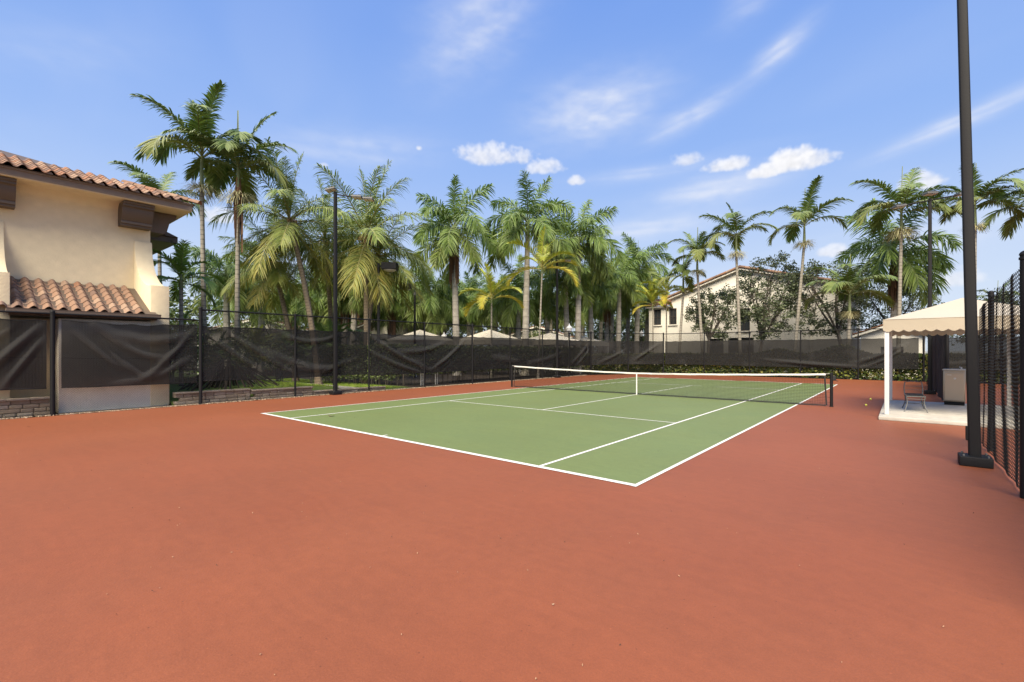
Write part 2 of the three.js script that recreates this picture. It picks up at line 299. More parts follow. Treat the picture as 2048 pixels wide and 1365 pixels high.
// ------------------------------------------------------------------ tennis net
{
  const net = thing('tennis_net', 'black tennis net with white headband stretched across the green court', 'net');
  const PX = 6.712, top = (x) => 0.914 + 0.165 * Math.pow(Math.abs(x) / PX, 1.6);
  const E = PX - 0.16, h = 0.0036, pos = [], idx = [];
  const strip = (pts) => { // three-sided thread
    const o = pos.length / 3, offs = [[0, h, h], [h, -h, h], [0, 0, -1.4 * h]];
    for (const p of pts) for (const f of offs) pos.push(p[0] + f[0], p[1] + f[1], p[2] + f[2]);
    for (let i = 0; i < pts.length - 1; i++) for (let k = 0; k < 3; k++) { const a = o + i * 3 + k, b = o + i * 3 + (k + 1) % 3; idx.push(a, b, a + 3, b, b + 3, a + 3); }
  };
  const bulge = (x, y) => 0.018 * Math.sin(x * 1.3) * Math.sin(y * 3.2);
  for (let x = -E; x <= E; x += 0.046) { const p = []; for (let k = 0; k <= 6; k++) { const y = lerp(0.03, top(x) - 0.02, k / 6); p.push([x + 0.004 * Math.sin(x * 9 + k), y, bulge(x, y)]); } strip(p); }
  for (let r = 0; r <= 20; r++) { const p = []; for (let k = 0; k <= 60; k++) { const x = lerp(-E, E, k / 60), y = lerp(0.03, top(x) - 0.02, r / 20); p.push([x, y, bulge(x, y)]); } strip(p); }
  const g = new THREE.BufferGeometry(); g.setAttribute('position', new THREE.Float32BufferAttribute(pos, 3)); g.setIndex(idx); g.computeVertexNormals();
  part('netting', g, M.wire, net).userData.kind = 'stuff';
  const band = (y0f, y1f, t, n = 60, x0 = -E, x1 = E) => { // a band following the net
    const P = [], I = []; for (let k = 0; k <= n; k++) { const x = lerp(x0, x1, k / n), a = y0f(x), b = y1f(x), w = 0.004 * Math.sin(x * 5.1) + 0.002 * Math.sin(x * 17); P.push(x, a + w, t, x, b + w * 0.5, t * 0.7, x, b + w * 0.5, -t * 0.7, x, a + w, -t); }
    for (let k = 0; k < n; k++) for (let j = 0; j < 4; j++) { const a = k * 4 + j, b = k * 4 + (j + 1) % 4; I.push(a, a + 4, b, b, a + 4, b + 4); }
    const q = new THREE.BufferGeometry(); q.setAttribute('position', new THREE.Float32BufferAttribute(P, 3)); q.setIndex(I); q.computeVertexNormals(); return q;
  };
  part('headband', band((x) => top(x) - 0.06, (x) => top(x), 0.009), M.tape, net).userData.label = 'white canvas band along the top of the net';
  part('bottom_band', band(() => 0.02, () => 0.055, 0.006), M.blackMatte, net);
  part('centre_strap', rbox(0.05, 0.91, 0.014, 0.004, 0, 0.458, 0), M.tape, net).userData.label = 'white strap holding down the middle of the net';
  for (const s of [-1, 1]) {
    const b = part('side_band', rbox(0.045, 1.0, 0.014, 0.004, 0, 0, 0), M.blackMatte, net, [s * (E - 0.0), 0.54, 0], [0, 0, s * 0.05]);
    const p = part('net_post', merge([cyl(0.045, 0.045, 1.09, 20, s * PX, 0, 0), new THREE.SphereGeometry(0.045, 16, 8, 0, 6.3, 0, 1.57).scale(1, 0.4, 1).translate(s * PX, 1.09, 0), cyl(0.06, 0.055, 0.015, 20, s * PX, 0.004, 0)]), M.black, net);
    if (s > 0) part('winch', merge([rbox(0.09, 0.16, 0.09, 0.02, s * PX + 0.075, 0.93, 0), rod([s * PX + 0.1, 0.93, 0.03], [s * PX + 0.14, 0.85, 0.1], 0.01), rod([s * PX + 0.14, 0.85, 0.1], [s * PX + 0.19, 0.85, 0.1], 0.012)]), M.blackMatte, p);
    part('cable', rod([s * E, 1.06, 0], [s * PX, 1.075, 0], 0.006), M.tape, net);
    for (let k = 0; k < 6; k++) part('lacing', rod([s * (E + 0.02), 0.15 + k * 0.16, 0], [s * PX, 0.13 + k * 0.16, 0], 0.003, 4), M.wire, net);
  }
}

// ------------------------------------------------------------------ chain link fences and wind screens
function chain(width, height, p = 0.057, rad = 0.0038, wob = 0, py = p, drop = 0) {
  const P = [], I = [], n = Math.round(width / p), m = Math.round(height / (py / 2)), q = width / n, dy = height / m;
  for (let k = 0; k < n; k++) {
    const o = P.length / 3, xc = (k + 0.5) * q;
    for (let j = 0; j <= m; j++) {
      const s = j % 2 ? 1 : -1, x = xc + s * q * 0.5, y = j * dy * (1 - drop * x / width) + (wob ? 0.02 * Math.sin(x * 7) * j / m : 0), z = s * rad * 0.7;
      const w = wob ? wob * (Math.sin(x * 8.5 + 1.6 * Math.sin(y * 1.1 + x * 1.7)) * (0.5 + 0.7 * vnoise(x * 1.1, y * 0.8, 12)) + 1.4 * (fbm(x * 0.9, y * 0.7 + 3, 3, 8) - 0.5)) : 0;
      P.push(x - rad, y, z + w, x + rad, y, z + w + rad, x + rad * 0.3, y, z + w - rad * 1.2);
    }
    for (let j = 0; j < m; j++) for (let i = 0; i < 3; i++) { const a = o + j * 3 + i, b = o + j * 3 + (i + 1) % 3; I.push(a, b, a + 3, b, b + 3, a + 3); }
  }
  const g = new THREE.BufferGeometry(); g.setAttribute('position', new THREE.Float32BufferAttribute(P, 3)); g.setIndex(I); g.computeVertexNormals(); return g;
}
const bayChain = chain(3.2, 3.1);
function fencePost(h, r = 0.04) { return merge([cyl(r, r, h, 14), new THREE.SphereGeometry(r * 1.15, 12, 6, 0, 6.3, 0, 1.57).translate(0, h, 0), cyl(r * 1.18, r * 1.18, 0.03, 12, 0, h - 0.06, 0)]); }
const post1 = fencePost(3.22), post2 = fencePost(3.25, 0.055);
// points: fence corners/posts [x, z, thick]
function fence(label, pts, h, opt = {}) {
  const t = thing('chain_link_fence', label, 'fence');
  pts.forEach((p, i) => {
    if (!p[3]) { const q = part('post', p[2] ? post2 : post1, M.black, t, [p[0], 0, p[1]]); q.scale.y = h / 3.22; }
    if (i + 1 < pts.length) {
      const b = pts[i + 1], dx = b[0] - p[0], dz = b[1] - p[1], L = Math.hypot(dx, dz), a = Math.atan2(-dz, dx);
      const c = part('chain_link', opt.geo ?? bayChain, M.wire, t, [p[0], 0.03, p[1]], [0, a, 0]); c.scale.set(L / (opt.gw ?? 3.2), (h - 0.07) / (opt.gh ?? 3.1), 1); c.userData.kind = 'stuff';
      if (!opt.noRail) part('top_rail', rod([p[0], h - 0.02, p[1]], [b[0], h - 0.02, b[1]], 0.028, 8), M.black, t);
      part('tension_wire', rod([p[0], 0.05, p[1]], [b[0], 0.05, b[1]], 0.004, 4), M.wire, t);
      if (opt.mid) part('mid_rail', rod([p[0], opt.mid, p[1]], [b[0], opt.mid, b[1]], 0.02, 8), M.black, t);
    }
  });
  return t;
}
fence('low black chain link fence in front of the tiled house', [[-9.8, 20], [-9.8, 16.38, 1], [-9.8, 12.86, 0, 1]], 2.87);
fence('tall black chain link fence along the left side of the court', [[-9.8, 12.77, 1], [-9.8, 9.54], [-9.8, 6.23], [-9.8, 3.07], [-9.8, -0.31, 1], [-9.8, -3.55], [-9.8, -6.88], [-9.8, -10.08], [-9.8, -13.15, 1], [-8.07, -15.88, 1], [-6.36, -18.6, 0, 1]], 3.22);
fence('black chain link fence across the far end of the court', [[-6.33, -18.6, 1], [-3.15, -18.6], [0, -18.6], [3.16, -18.6], [6.3, -18.6], [9.42, -18.6, 1], [12.6, -18.6], [15.8, -18.6], [19, -18.6], [22.2, -18.6]], 3.2);
const looseChain = chain(4.2, 2.95, 0.062, 0.0038, 0.016, 0.056, 0.09);
{ // near right fence, no top rail; sagging loose mesh
  const t = fence('loose black chain link fence beside the near light pole', [[9.66, 14.1, 1], [9.66, 9.9, 1], [9.66, 5.3, 0, 1]], 2.95, { geo: looseChain, gw: 4.2, gh: 2.95, noRail: true });
  part('post', post1, M.black, t, [9.72, 0, 6.3]).scale.y = 2.85 / 3.22;
}
fence('black chain link fence between the two courts behind the tent', [[9.66, -3.7, 1], [9.66, -7], [9.66, -10.4], [9.66, -14], [9.66, -18.5, 0, 1]], 2.9);

// cloth hung along a line; folds: [u0, v0, u1, v1, sag, amp, width]  (u along 0..1, v up 0..1)
function windscreen(label, A, B, y0, y1, folds, opt = {}) {
  const t = thing('windscreen', label, 'windscreen', [0, 0, 0], 0, 'dark mesh windscreens tied to the fences');
  const L = Math.hypot(B[0] - A[0], B[1] - A[1]), nx = Math.min(220, Math.round(L * 16)), ny = 40, dx = (B[0] - A[0]) / L, dz = (B[1] - A[1]) / L, nxv = -dz, nzv = dx, sd = opt.seed ?? 1;
  const g = new THREE.PlaneGeometry(1, 1, nx, ny), p = g.attributes.position;
  const f = (u, v) => {
    let d = 0.022 * (fbm(u * L * 0.8 + sd * 9, v * 2.2, 3, sd) - 0.5) * 2 + 0.006 * (fbm(u * L * 4, v * 6, 2, sd + 4) - 0.5);
    for (const [u0, v0, u1, v1, sag, amp, w] of folds) {
      if (u < Math.min(u0, u1) - 0.02 || u > Math.max(u0, u1) + 0.02) continue;
      const s = clamp((u - u0) / (u1 - u0)), vc = lerp(v0, v1, s) - sag * 4 * s * (1 - s), e = (v - vc) * (y1 - y0) / w;
      d += 1.1 * amp * Math.exp(-e * e) * Math.sin(Math.PI * clamp(s * 0.9 + 0.08));
      d -= amp * 0.6 * Math.exp(-(e + 1.9) * (e + 1.9)) * Math.sin(Math.PI * s);
    }
    return d;
  };
  const edge = (u) => -0.045 * (opt.sag ?? 1) * Math.abs(Math.sin(u * L / 0.8 * Math.PI)) * vnoise(u * L * 1.2, 3, sd) - (opt.droop ?? 0) * Math.pow(Math.sin(Math.PI * u), 2);
  const low = (u) => 0.05 * (vnoise(u * L * 0.35, 7, sd) - 0.5) + 0.02 * (vnoise(u * L * 1.5, 9, sd) - 0.5);
  const at = (u, v) => { const d = f(u, v) + (opt.off ?? 0.05), y = lerp(y0 + low(u), y1 + edge(u), v); return [A[0] + dx * L * u + nxv * d, y, A[1] + dz * L * u + nzv * d]; };
  for (let i = 0; i < p.count; i++) { const q = at(p.getX(i) + 0.5, p.getY(i) + 0.5); p.setXYZ(i, ...q); }
  g.computeVertexNormals(); part('cloth', g, opt.mat ?? M.screen, t);
  for (const v of [0.012, 0.988]) { const pts = []; for (let k = 0; k <= nx; k += 2) { const q = at(k / nx, v); pts.push(V(q[0] - nxv * 0.004, q[1], q[2] - nzv * 0.004)); } part('hem', new THREE.TubeGeometry(new THREE.CatmullRomCurve3(pts), pts.length * 2, 0.011, 5), M.hem, t); }
  if (opt.seam) { const pts = []; for (let k = 0; k <= nx; k += 2) { const q = at(k / nx, opt.seam); pts.push(V(q[0] - nxv * 0.003, q[1], q[2] - nzv * 0.003)); } part('seam', new THREE.TubeGeometry(new THREE.CatmullRomCurve3(pts), pts.length * 2, 0.005, 4), M.hem, t); }
  const ties = []; for (let k = 0; k <= Math.round(L / 0.55); k++) for (const v of [0.012, 0.988]) { const q = at(clamp(k / Math.round(L / 0.55), 0.004, 0.996), v); ties.push(new THREE.TorusGeometry(0.016, 0.003, 4, 8).translate(q[0] - nxv * 0.015, q[1], q[2] - nzv * 0.015)); }
  part('ties', merge(ties), M.aluminium, t).userData.kind = 'stuff';
  return t;
}
const XS = -9.86;
windscreen('creased dark windscreen at the very left, left of the thick fence post', [XS, 19.9], [XS, 16.5], 0.76, 2.68, [[0.62, 0.1, 0.99, 0.95, -0.05, 0.06, 0.14], [0.75, 0.02, 0.99, 0.75, -0.02, 0.05, 0.12], [0.5, 0.3, 0.85, 0.98, 0, 0.04, 0.12]], { seed: 3, seam: 0.46 });
windscreen('sagging dark windscreen in front of the tiled house', [XS, 16.2], [XS, 12.86], 0.74, 2.71, [[0.2, 0.98, 0.75, 0.42, 0.10, 0.07, 0.12], [0.22, 0.96, 0.95, 0.85, 0.16, 0.055, 0.13], [0.04, 0.95, 0.5, 0.2, 0.08, 0.045, 0.1], [0.55, 0.1, 0.99, 0.95, 0.05, 0.05, 0.13], [0.3, 0.6, 0.62, 0.1, 0.05, 0.04, 0.09], [0.3, 0.06, 0.99, 0.5, 0.12, 0.04, 0.14]], { seed: 4, seam: 0.44, droop: 0.07 });
windscreen('long dark windscreen on the left fence beside the lawn', [XS, 12.7], [XS, 6.3], 0.76, 2.66, [[0.1, 0.98, 0.5, 0.12, 0.06, 0.06, 0.11], [0.02, 0.9, 0.3, 0.2, 0.06, 0.05, 0.1], [0.38, 0.97, 0.8, 0.96, 0.2, 0.06, 0.1], [0.3, 0.6, 0.75, 0.15, 0.1, 0.05, 0.13], [0.45, 0.2, 0.98, 0.5, 0.16, 0.04, 0.12], [0.62, 0.04, 0.85, 0.4, 0.06, 0.04, 0.09]], { seed: 5, seam: 0.48 });
windscreen('deeply swagged dark windscreen in the middle of the left fence', [XS, 6.17], [XS, -0.25], 0.73, 2.60, [[0.0, 0.97, 0.55, 0.1, 0.10, 0.085, 0.11], [0.0, 0.6, 0.5, 0.04, 0.10, 0.07, 0.1], [0.55, 0.1, 0.94, 0.97, 0.08, 0.085, 0.11], [0.6, 0.06, 0.9, 0.8, 0.1, 0.05, 0.09], [0.25, 0.6, 0.75, 0.92, 0.14, 0.06, 0.11], [0.05, 0.98, 0.62, 0.98, 0.10, 0.05, 0.1]], { seed: 6 });
windscreen('flat dark windscreen on the left fence before the garden tents', [XS, -0.4], [XS, -10.0], 0.74, 2.60, [[0.1, 0.5, 0.5, 0.3, 0.1, 0.03, 0.16], [0.5, 0.2, 0.95, 0.6, 0.1, 0.03, 0.14]], { seed: 7 });
windscreen('dark windscreen creased at the left fence end by the far corner', [XS, -10.1], [XS, -13.1], 0.74, 2.6, [[0.1, 0.1, 0.95, 0.97, 0.05, 0.07, 0.14], [0.3, 0.02, 0.97, 0.7, 0.05, 0.05, 0.12]], { seed: 8, seam: 0.45 });
windscreen('dark windscreen across the cut off far corner of the court', [-9.85, -13.2], [-6.42, -18.62], 0.76, 2.6, [[0.6, 0.2, 0.98, 0.97, 0, 0.09, 0.12], [0.1, 0.1, 0.5, 0.7, 0.05, 0.05, 0.12]], { seed: 9, seam: 0.42, off: 0.07 });
windscreen('dark see through windscreen along the far fence before the pale house', [-6.2, -18.66], [9.2, -18.66], 0.74, 2.60, [[0.45, 0.3, 0.8, 0.1, 0.06, 0.05, 0.12], [0.8, 0.2, 0.985, 0.97, 0.1, 0.07, 0.12], [0.84, 0.1, 0.985, 0.9, 0.1, 0.06, 0.1], [0.55, 0.2, 0.85, 0.06, 0.05, 0.05, 0.1]], { seed: 10, seam: 0.42 });
windscreen('dark windscreen on the far fence behind the steel cabinet', [9.75, -18.66], [19, -18.66], 0.74, 2.60, [[0.1, 0.2, 0.6, 0.9, 0.1, 0.04, 0.12]], { seed: 12 });
{ // pleated screen drawn together on the fence between the courts
  const t = thing('gathered_netting', 'gathered dark brown netting hanging on the fence behind the tent', 'netting');
  const g = new THREE.PlaneGeometry(1, 1, 300, 24), p = g.attributes.position;
  for (let i = 0; i < p.count; i++) {
    const u = p.getX(i) + 0.5, v = p.getY(i) + 0.5, z = lerp(-3.85, -14.2, u), d = 0.07 * Math.sin(u * 160 + 3 * fbm(u * 9, v * 2, 3, 4)) * (0.6 + 0.6 * fbm(u * 30, v * 3, 2, 6)) + 0.12 * (fbm(u * 6, v * 2 + 3, 3, 2) - 0.5);
    p.setXYZ(i, 9.6 + d - 0.03 * v, lerp(0.05 + 0.05 * vnoise(u * 20, 3), 2.75 - 0.1 * vnoise(u * 14, 5), v), z);
  }
  g.computeVertexNormals(); part('cloth', g, new THREE.MeshStandardMaterial({ color: col(0.030, 0.024, 0.022), roughness: 0.85, side: THREE.DoubleSide, transparent: true, opacity: 0.93 }), t);
}

// ------------------------------------------------------------------ light poles
function roundedSquare(w0, w1, h, r = 0.25) { // tapered pole of rounded square section
  const n = 20, rows = 2, P = [], I = [];
  for (let j = 0; j <= rows; j++) for (let k = 0; k < n; k++) {
    const w = lerp(w0, w1, j / rows) / 2, a = k / n * Math.PI * 2, c = Math.cos(a), s = Math.sin(a), e = 0.34;
    P.push(Math.sign(c) * Math.pow(Math.abs(c), e) * w, h * j / rows, Math.sign(s) * Math.pow(Math.abs(s), e) * w);
  }
  for (let j = 0; j < rows; j++) for (let k = 0; k < n; k++) { const a = j * n + k, b = j * n + (k + 1) % n; I.push(a, a + n, b, b, a + n, b + n); }
  const g = new THREE.BufferGeometry(); g.setAttribute('position', new THREE.Float32BufferAttribute(P, 3)); g.setIndex(I); g.computeVertexNormals();
  const q = g.toNonIndexed(); q.setAttribute('uv', new THREE.Float32BufferAttribute(new Float32Array(q.attributes.position.count * 2), 2)); return toCreasedNormals(metric(q), 0.6);
}
function floodHead(t, x, y, z, turn, tilt, mat = M.greyMetal) {
  const h = part('flood_light', merge([rbox(0.42, 0.07, 0.36, 0.02), ...[-3, -2, -1, 0, 1, 2, 3].map((k) => box(0.012, 0.05, 0.3, k * 0.055, 0.055, 0))]), mat, t, [x, y, z]); h.rotation.set(0, turn, tilt, 'YXZ');
  part('lens', rbox(0.17, 0.02, 0.3, 0.005, -0.1, -0.04, 0), M.lens, h); part('lens', rbox(0.17, 0.02, 0.3, 0.005, 0.1, -0.04, 0), M.lens, h); return h;
}
function lightPole(label, x, z, h, heads, lean = 0) {
  const t = thing('light_pole', label, 'light pole', [x, 0, z]);
  part('base_cover', toCreasedNormals(rbox(0.38, 0.15, 0.38, 0.012, 0, 0.078, 0), 0.5), M.black, t);
  part('bolt', merge([[-1, 1], [1, 1], [1, -1], [-1, -1]].map(([a, b]) => cyl(0.016, 0.016, 0.03, 6, a * 0.14, 0.15, b * 0.14))), M.greyMetal, t);
  const s = part('pole', roundedSquare(0.15, 0.12, h), M.pole, t); s.rotation.z = lean;
  part('hand_hole_cover', rbox(0.09, 0.22, 0.03, 0.008, 0, 0, 0), M.black, t, [-0.095, 0.5, 0.02], [0, Math.PI / 2, 0]);
  heads(t); return t;
}
lightPole('tall black light pole on a square base at the right edge', 9.375, 7.95, 8.4, (t) => { for (const s of [-1, 1]) { part('arm', rod([0, 8.3, 0], [s * 0.9, 8.35, 0], 0.03), M.pole, t); floodHead(t, s * 1.0, 8.36, 0, 0, 0); } }, 0.02);
lightPole('black court light pole with two flood lights in front of the coconut palms', -9.62, 7.95, 8.4, (t) => {
  part('arm', tube([[0, 8.3, 0], [0.5, 8.2, -0.4], [0.95, 8.12, -0.75]], 0.03), M.pole, t); floodHead(t, -0.12, 8.48, 0.12, 0.7, 0.25); floodHead(t, 0.75, 8.16, -0.55, 0.7, -0.05); floodHead(t, 1.1, 8.08, -0.85, 0.7, -0.05);
});
lightPole('black court light pole standing before the twin royal palm trunks', -9.62, -8.33, 8.0, (t) => { part('arm', rod([-0.5, 7.9, 0.4], [0.5, 7.95, -0.4], 0.03), M.pole, t); floodHead(t, -0.55, 7.95, 0.45, 0.7, 0.1); floodHead(t, 0.55, 7.95, -0.45, 0.7, -0.1); });
lightPole('black court light pole with cross arm rising behind the cream tent', 9.36, -8.1, 8.2, (t) => {
  part('arm', rod([-1.0, 7.93, 0.6], [1.0, 8.3, -0.5], 0.03), M.pole, t); floodHead(t, -1.0, 7.92, 0.6, 0.6, 0.12); floodHead(t, 1.0, 8.3, -0.5, 0.6, 0.12); floodHead(t, 0.0, 8.38, 0.1, 0.6, 0);
});
function shoebox(label, x, z, h, dir, turn) {
  const t = thing('path_light', label, 'light pole', [x, 0, z], turn);
  part('pole', roundedSquare(0.15, 0.12, h), M.pole, t); part('collar', cyl(0.085, 0.085, 0.18, 14, 0, h - 0.75, 0), M.greyMetal, t);
  part('arm', rbox(0.22, 0.08, 0.08, 0.01, dir * 0.14, h - 0.15, 0), M.black, t);
  const hd = part('lamp_head', rbox(0.78, 0.36, 0.62, 0.015, dir * 0.6, h - 0.16, 0), M.black, t);
  const l = new THREE.SphereGeometry(0.36, 16, 8, 0, 6.3, Math.PI / 2, Math.PI / 2).scale(0.95, 0.3, 0.75); part('diffuser', l, M.lens, hd, [dir * 0.6, h - 0.345, 0]);
}
shoebox('black post with a large box lamp facing right, amid coconut fronds', -12.9, 3.6, 6.45, 1, 0.7);
shoebox('black post with a smaller box lamp facing left, above a garden tent', -17.0, -2.1, 6.35, -1, 0.7);
function lantern(label, x, z, h) {
  const t = thing('post_lantern', label, 'lamp post', [x, 0, z]);
  part('post', merge([cyl(0.11, 0.09, 0.5, 14), cyl(0.055, 0.045, h - 0.55, 12, 0, 0.5, 0), cyl(0.1, 0.07, 0.1, 12, 0, h - 0.1, 0)]), M.black, t);
  const pr = [[0.09, 0], [0.16, 0.1], [0.22, 0.28], [0.23, 0.36], [0.19, 0.42], [0.1, 0.5], [0.06, 0.54], [0.035, 0.6], [0.012, 0.68], [0, 0.7]];
  part('globe', new THREE.LatheGeometry(pr.map((p) => new THREE.Vector2(...p)), 20).translate(0, h, 0), M.globe, t);
  part('collar', new THREE.TorusGeometry(0.225, 0.012, 6, 20).rotateX(Math.PI / 2).translate(0, h + 0.33, 0), M.globe, t);
}
lantern('white acorn lantern on a black post in front of twin royal trunks', -10.3, -10.9, 3.15);
lantern('far white acorn lantern on a black post left of the pale house', -12.0, -27.0, 3.3);
lantern('white acorn lantern on a post beside the leftmost garden tent', -18.6, -6.2, 2.6);

// ------------------------------------------------------------------ left house: stucco wall, buttresses, tiled shed roof, hip roof
function tileGeo(w = 0.3, l = 0.42, th = 0.014) {
  const n = 9, P = [], I = [], f = (u) => u < 0.62 ? 0.085 * Math.sin(Math.PI * u / 0.62) : -0.018 * Math.sin(Math.PI * (u - 0.62) / 0.38);
  for (const [y, z] of [[0, 0], [0, l], [-th, 0], [-th, l]]) for (let k = 0; k <= n; k++) { const u = k / n; P.push(u * w, f(u) + y + (z ? 0 : 0), z); }
  const q = (a, b, flip) => { for (let k = 0; k < n; k++) { const i = a * (n + 1) + k, j = b * (n + 1) + k; flip ? I.push(i, j, i + 1, i + 1, j, j + 1) : I.push(i, i + 1, j, i + 1, j + 1, j); } };
  q(0, 1, true); q(2, 3, false); q(0, 2, false); q(1, 3, true);
  const g = new THREE.BufferGeometry(); g.setAttribute('position', new THREE.Float32BufferAttribute(P, 3)); g.setIndex(I); g.computeVertexNormals();
  const uv = new Float32Array(P.length / 3 * 2); for (let i = 0; i < P.length / 3; i++) { uv[i * 2] = P[i * 3] * 2; uv[i * 2 + 1] = P[i * 3 + 2] * 2; } g.setAttribute('uv', new THREE.BufferAttribute(uv, 2));
  return toCreasedNormals(g, 0.7);
}
const TILE = [tileGeo(), tileGeo(0.3, 0.42, 0.018), tileGeo(0.302, 0.415, 0.015)];
const WX = -12.35, FX = -10.3;          // upper wall plane, lower front plane
{
  const h = thing('stucco_house', 'cream stucco house with clay tile roofs behind the low fence', 'house');
  const R = rng(31);
  part('upper_wall', metric(box(8, 7.3, 7.4, WX - 4, 3.65, 13.57 + 3.7)), M.wallCream, h);
  part('wall', metric(box(FX - WX, 2.75, 2.66, (FX + WX) / 2, 1.375, 13.54 + 1.33)), M.wallPale, h).userData.label = 'pale lower wall standing right behind the fence';
  part('wall', metric(box(0.3, 2.75, 3.8, WX + 1.2, 1.375, 18.1)), M.wallCream, h);
  // cove under the eave
  const cove = []; for (let k = 0; k <= 6; k++) { const a = k / 6 * Math.PI / 2; cove.push([WX + 0.34 * (1 - Math.cos(a)), 6.58 + 0.3 * Math.sin(a)]); }
  part('cove', extr([[WX - 0.02, 6.9], [WX - 0.02, 6.58], ...cove, [WX + 0.34, 6.9]], 7.3).translate(0, 0, 13.6), M.wallCream, h);
  // buttresses: concave curved top running out from the wall
  for (const z0 of [13.54, 17.18]) {
    const pr = [[WX - 0.05, 0.05], [FX, 0.05], [FX, 3.93]]; for (let k = 1; k <= 14; k++) { const a = k / 14 * Math.PI / 2; pr.push([FX - (FX - WX - 0.02) * Math.sin(a), 3.93 + 1.75 * (1 - Math.cos(a))]); } pr.push([WX - 0.05, 5.68]);
    part('buttress', metric(toCreasedNormals(extr(pr, 0.48, null, 0.015).translate(0, 0, z0), 0.5)), M.wallCream, h);
  }
  // shed roof
  const slope = Math.atan2(4.02 - 3.0, 2.2), ex = 0.345, rows = 7, roof = part('shed_roof', metric(box(2.4, 0.06, 3.34, 0, 0, 0)), M.trimBrown, h, [-11.2, 3.46, 15.58], [0, 0, -slope]);
  for (let c = 0; c < 11; c++) for (let r = 0; r < rows; r++) {
    const s = 2.36 - r * ex - 0.42, m = part('tile', TILE[Math.floor(R() * 3)], M.tiles[Math.floor(R() * R() * 5)], roof);
    // local frame of the roof: x runs down the slope, z along the eave
    m.position.set(1.24 - r * ex - 0.0, 0.05 + (R() - 0.5) * 0.008, 1.65 - c * 0.3); m.rotation.set(0, Math.PI / 2 + Math.PI + (R() - 0.5) * 0.03, 0); m.rotation.order = 'YXZ'; m.rotation.x = 0.055;
  }
  const gut = []; for (let k = 0; k <= 8; k++) { const a = Math.PI + k / 8 * Math.PI * 0.9; gut.push([0.085 * Math.cos(a), 0.1 * Math.sin(a)]); }
  part('gutter', merge([extr([[-0.09, 0.02], [-0.09, -0.06], [-0.06, -0.1], [0.03, -0.11], [0.07, -0.07], [0.085, 0.0], [0.1, 0.03], [0.085, 0.03], [0.07, 0.0], [-0.07, 0.0]], 3.42, null, 0.004).translate(-10.02, 2.94, 13.84), box(0.03, 0.1, 3.36, -10.14, 2.95, 15.55)]), M.fascia, h);
  part('soffit', metric(box(0.5, 0.05, 3.3, -10.35, 2.82, 15.55)), M.trimBrown, h);
  part('downspout', merge([rod([-11.0, 2.6, 17.9], [-11.0, 0.75, 17.9], 0.04, 10), rod([-11.0, 0.75, 17.9], [-10.75, 0.55, 17.75], 0.04, 10)]), M.white, h).userData.label = 'white downspout ending in an elbow above the block wall';
  // corbels
  for (const [z0, len] of [[13.62, 0.86], [16.95, 0.86]]) {
    const pr = [[WX - 0.02, 6.85], [WX + 0.8, 6.85], [WX + 0.8, 6.79], [WX + 0.74, 6.77], [WX + 0.74, 6.71], [WX + 0.66, 6.69]]; for (let k = 0; k <= 7; k++) { const a = k / 7; pr.push([WX + lerp(0.64, 0.44, a * a), lerp(6.66, 6.26, a)]); } pr.push([WX + 0.46, 6.22], [WX + 0.46, 6.17], [WX + 0.4, 6.15], [WX + 0.4, 6.10], [WX - 0.02, 6.10]);
    part('corbel', toCreasedNormals(extr(pr, len).translate(0, 0, z0), 0.4), M.trimBrown, h);
  }
  part('corbel', toCreasedNormals(extr([[0, 6.85], [0.8, 6.85], [0.78, 6.7], [0.6, 6.6], [0.5, 6.2], [0.4, 6.1], [0, 6.1]].map(([a, b]) => [a, b]), 0.86).rotateY(Math.PI / 2).translate(WX - 0.9, 0, 13.56), 0.4), M.trimBrown, h);
  // eave: soffit boards, fascia and hip roof
  const EX = -11.42, EZ = 12.55;
  part('eave_soffit', metric(box(9.4, 0.05, 9.5, EX - 4.7, 6.90, EZ + 4.75)), M.wallCream, h);
  part('fascia', merge([rbox(0.05, 0.2, 9.5, 0.006, EX, 7.0, EZ + 4.75), rbox(0.08, 0.07, 9.52, 0.006, EX + 0.03, 7.11, EZ + 4.75), rbox(9.4, 0.2, 0.05, 0.006, EX - 4.7, 7.0, EZ), rbox(9.4, 0.07, 0.08, 0.006, EX - 4.7, 7.11, EZ - 0.03)]), M.fascia, h);
  const hip = new THREE.BufferGeometry(), a = 0.38; // slope
  const P = [[EX + 0.1, 7.12, EZ - 0.1], [EX + 0.1, 7.12, EZ + 9.5], [EX - 9.4, 7.12, EZ + 9.5], [EX - 9.4, 7.12, EZ - 0.1], [EX - 4.65, 7.12 + 4.75 * a, EZ + 4.65], [EX - 4.65, 7.12 + 4.75 * a, EZ + 4.85]];
  const F = [[0, 4, 5], [0, 5, 1], [0, 3, 4], [3, 2, 5], [3, 5, 4], [1, 5, 2]];
  hip.setAttribute('position', new THREE.Float32BufferAttribute(F.flat().flatMap((i) => P[i]), 3)); hip.computeVertexNormals();
  const hr = part('hip_roof', hip, M.trimBrown, h);
  const sl = Math.atan(a);
  for (let c = 0; c < 20; c++) for (let r = 0; r < 7; r++) {
    const z = EZ + 6.0 - c * 0.3; const d = r * ex * Math.cos(sl); if (z < EZ - 0.1 + d + 0.02) continue;
    const m = part('tile', TILE[Math.floor(R() * 3)], M.tiles[Math.floor(R() * 5)], hr); m.rotation.order = 'YXZ';
    m.position.set(EX + 0.2 - d, 7.16 + r * ex * Math.sin(sl) + (R() - 0.5) * 0.008, z); m.rotation.set(-sl + 0.05, Math.PI / 2 + Math.PI, 0);
  }
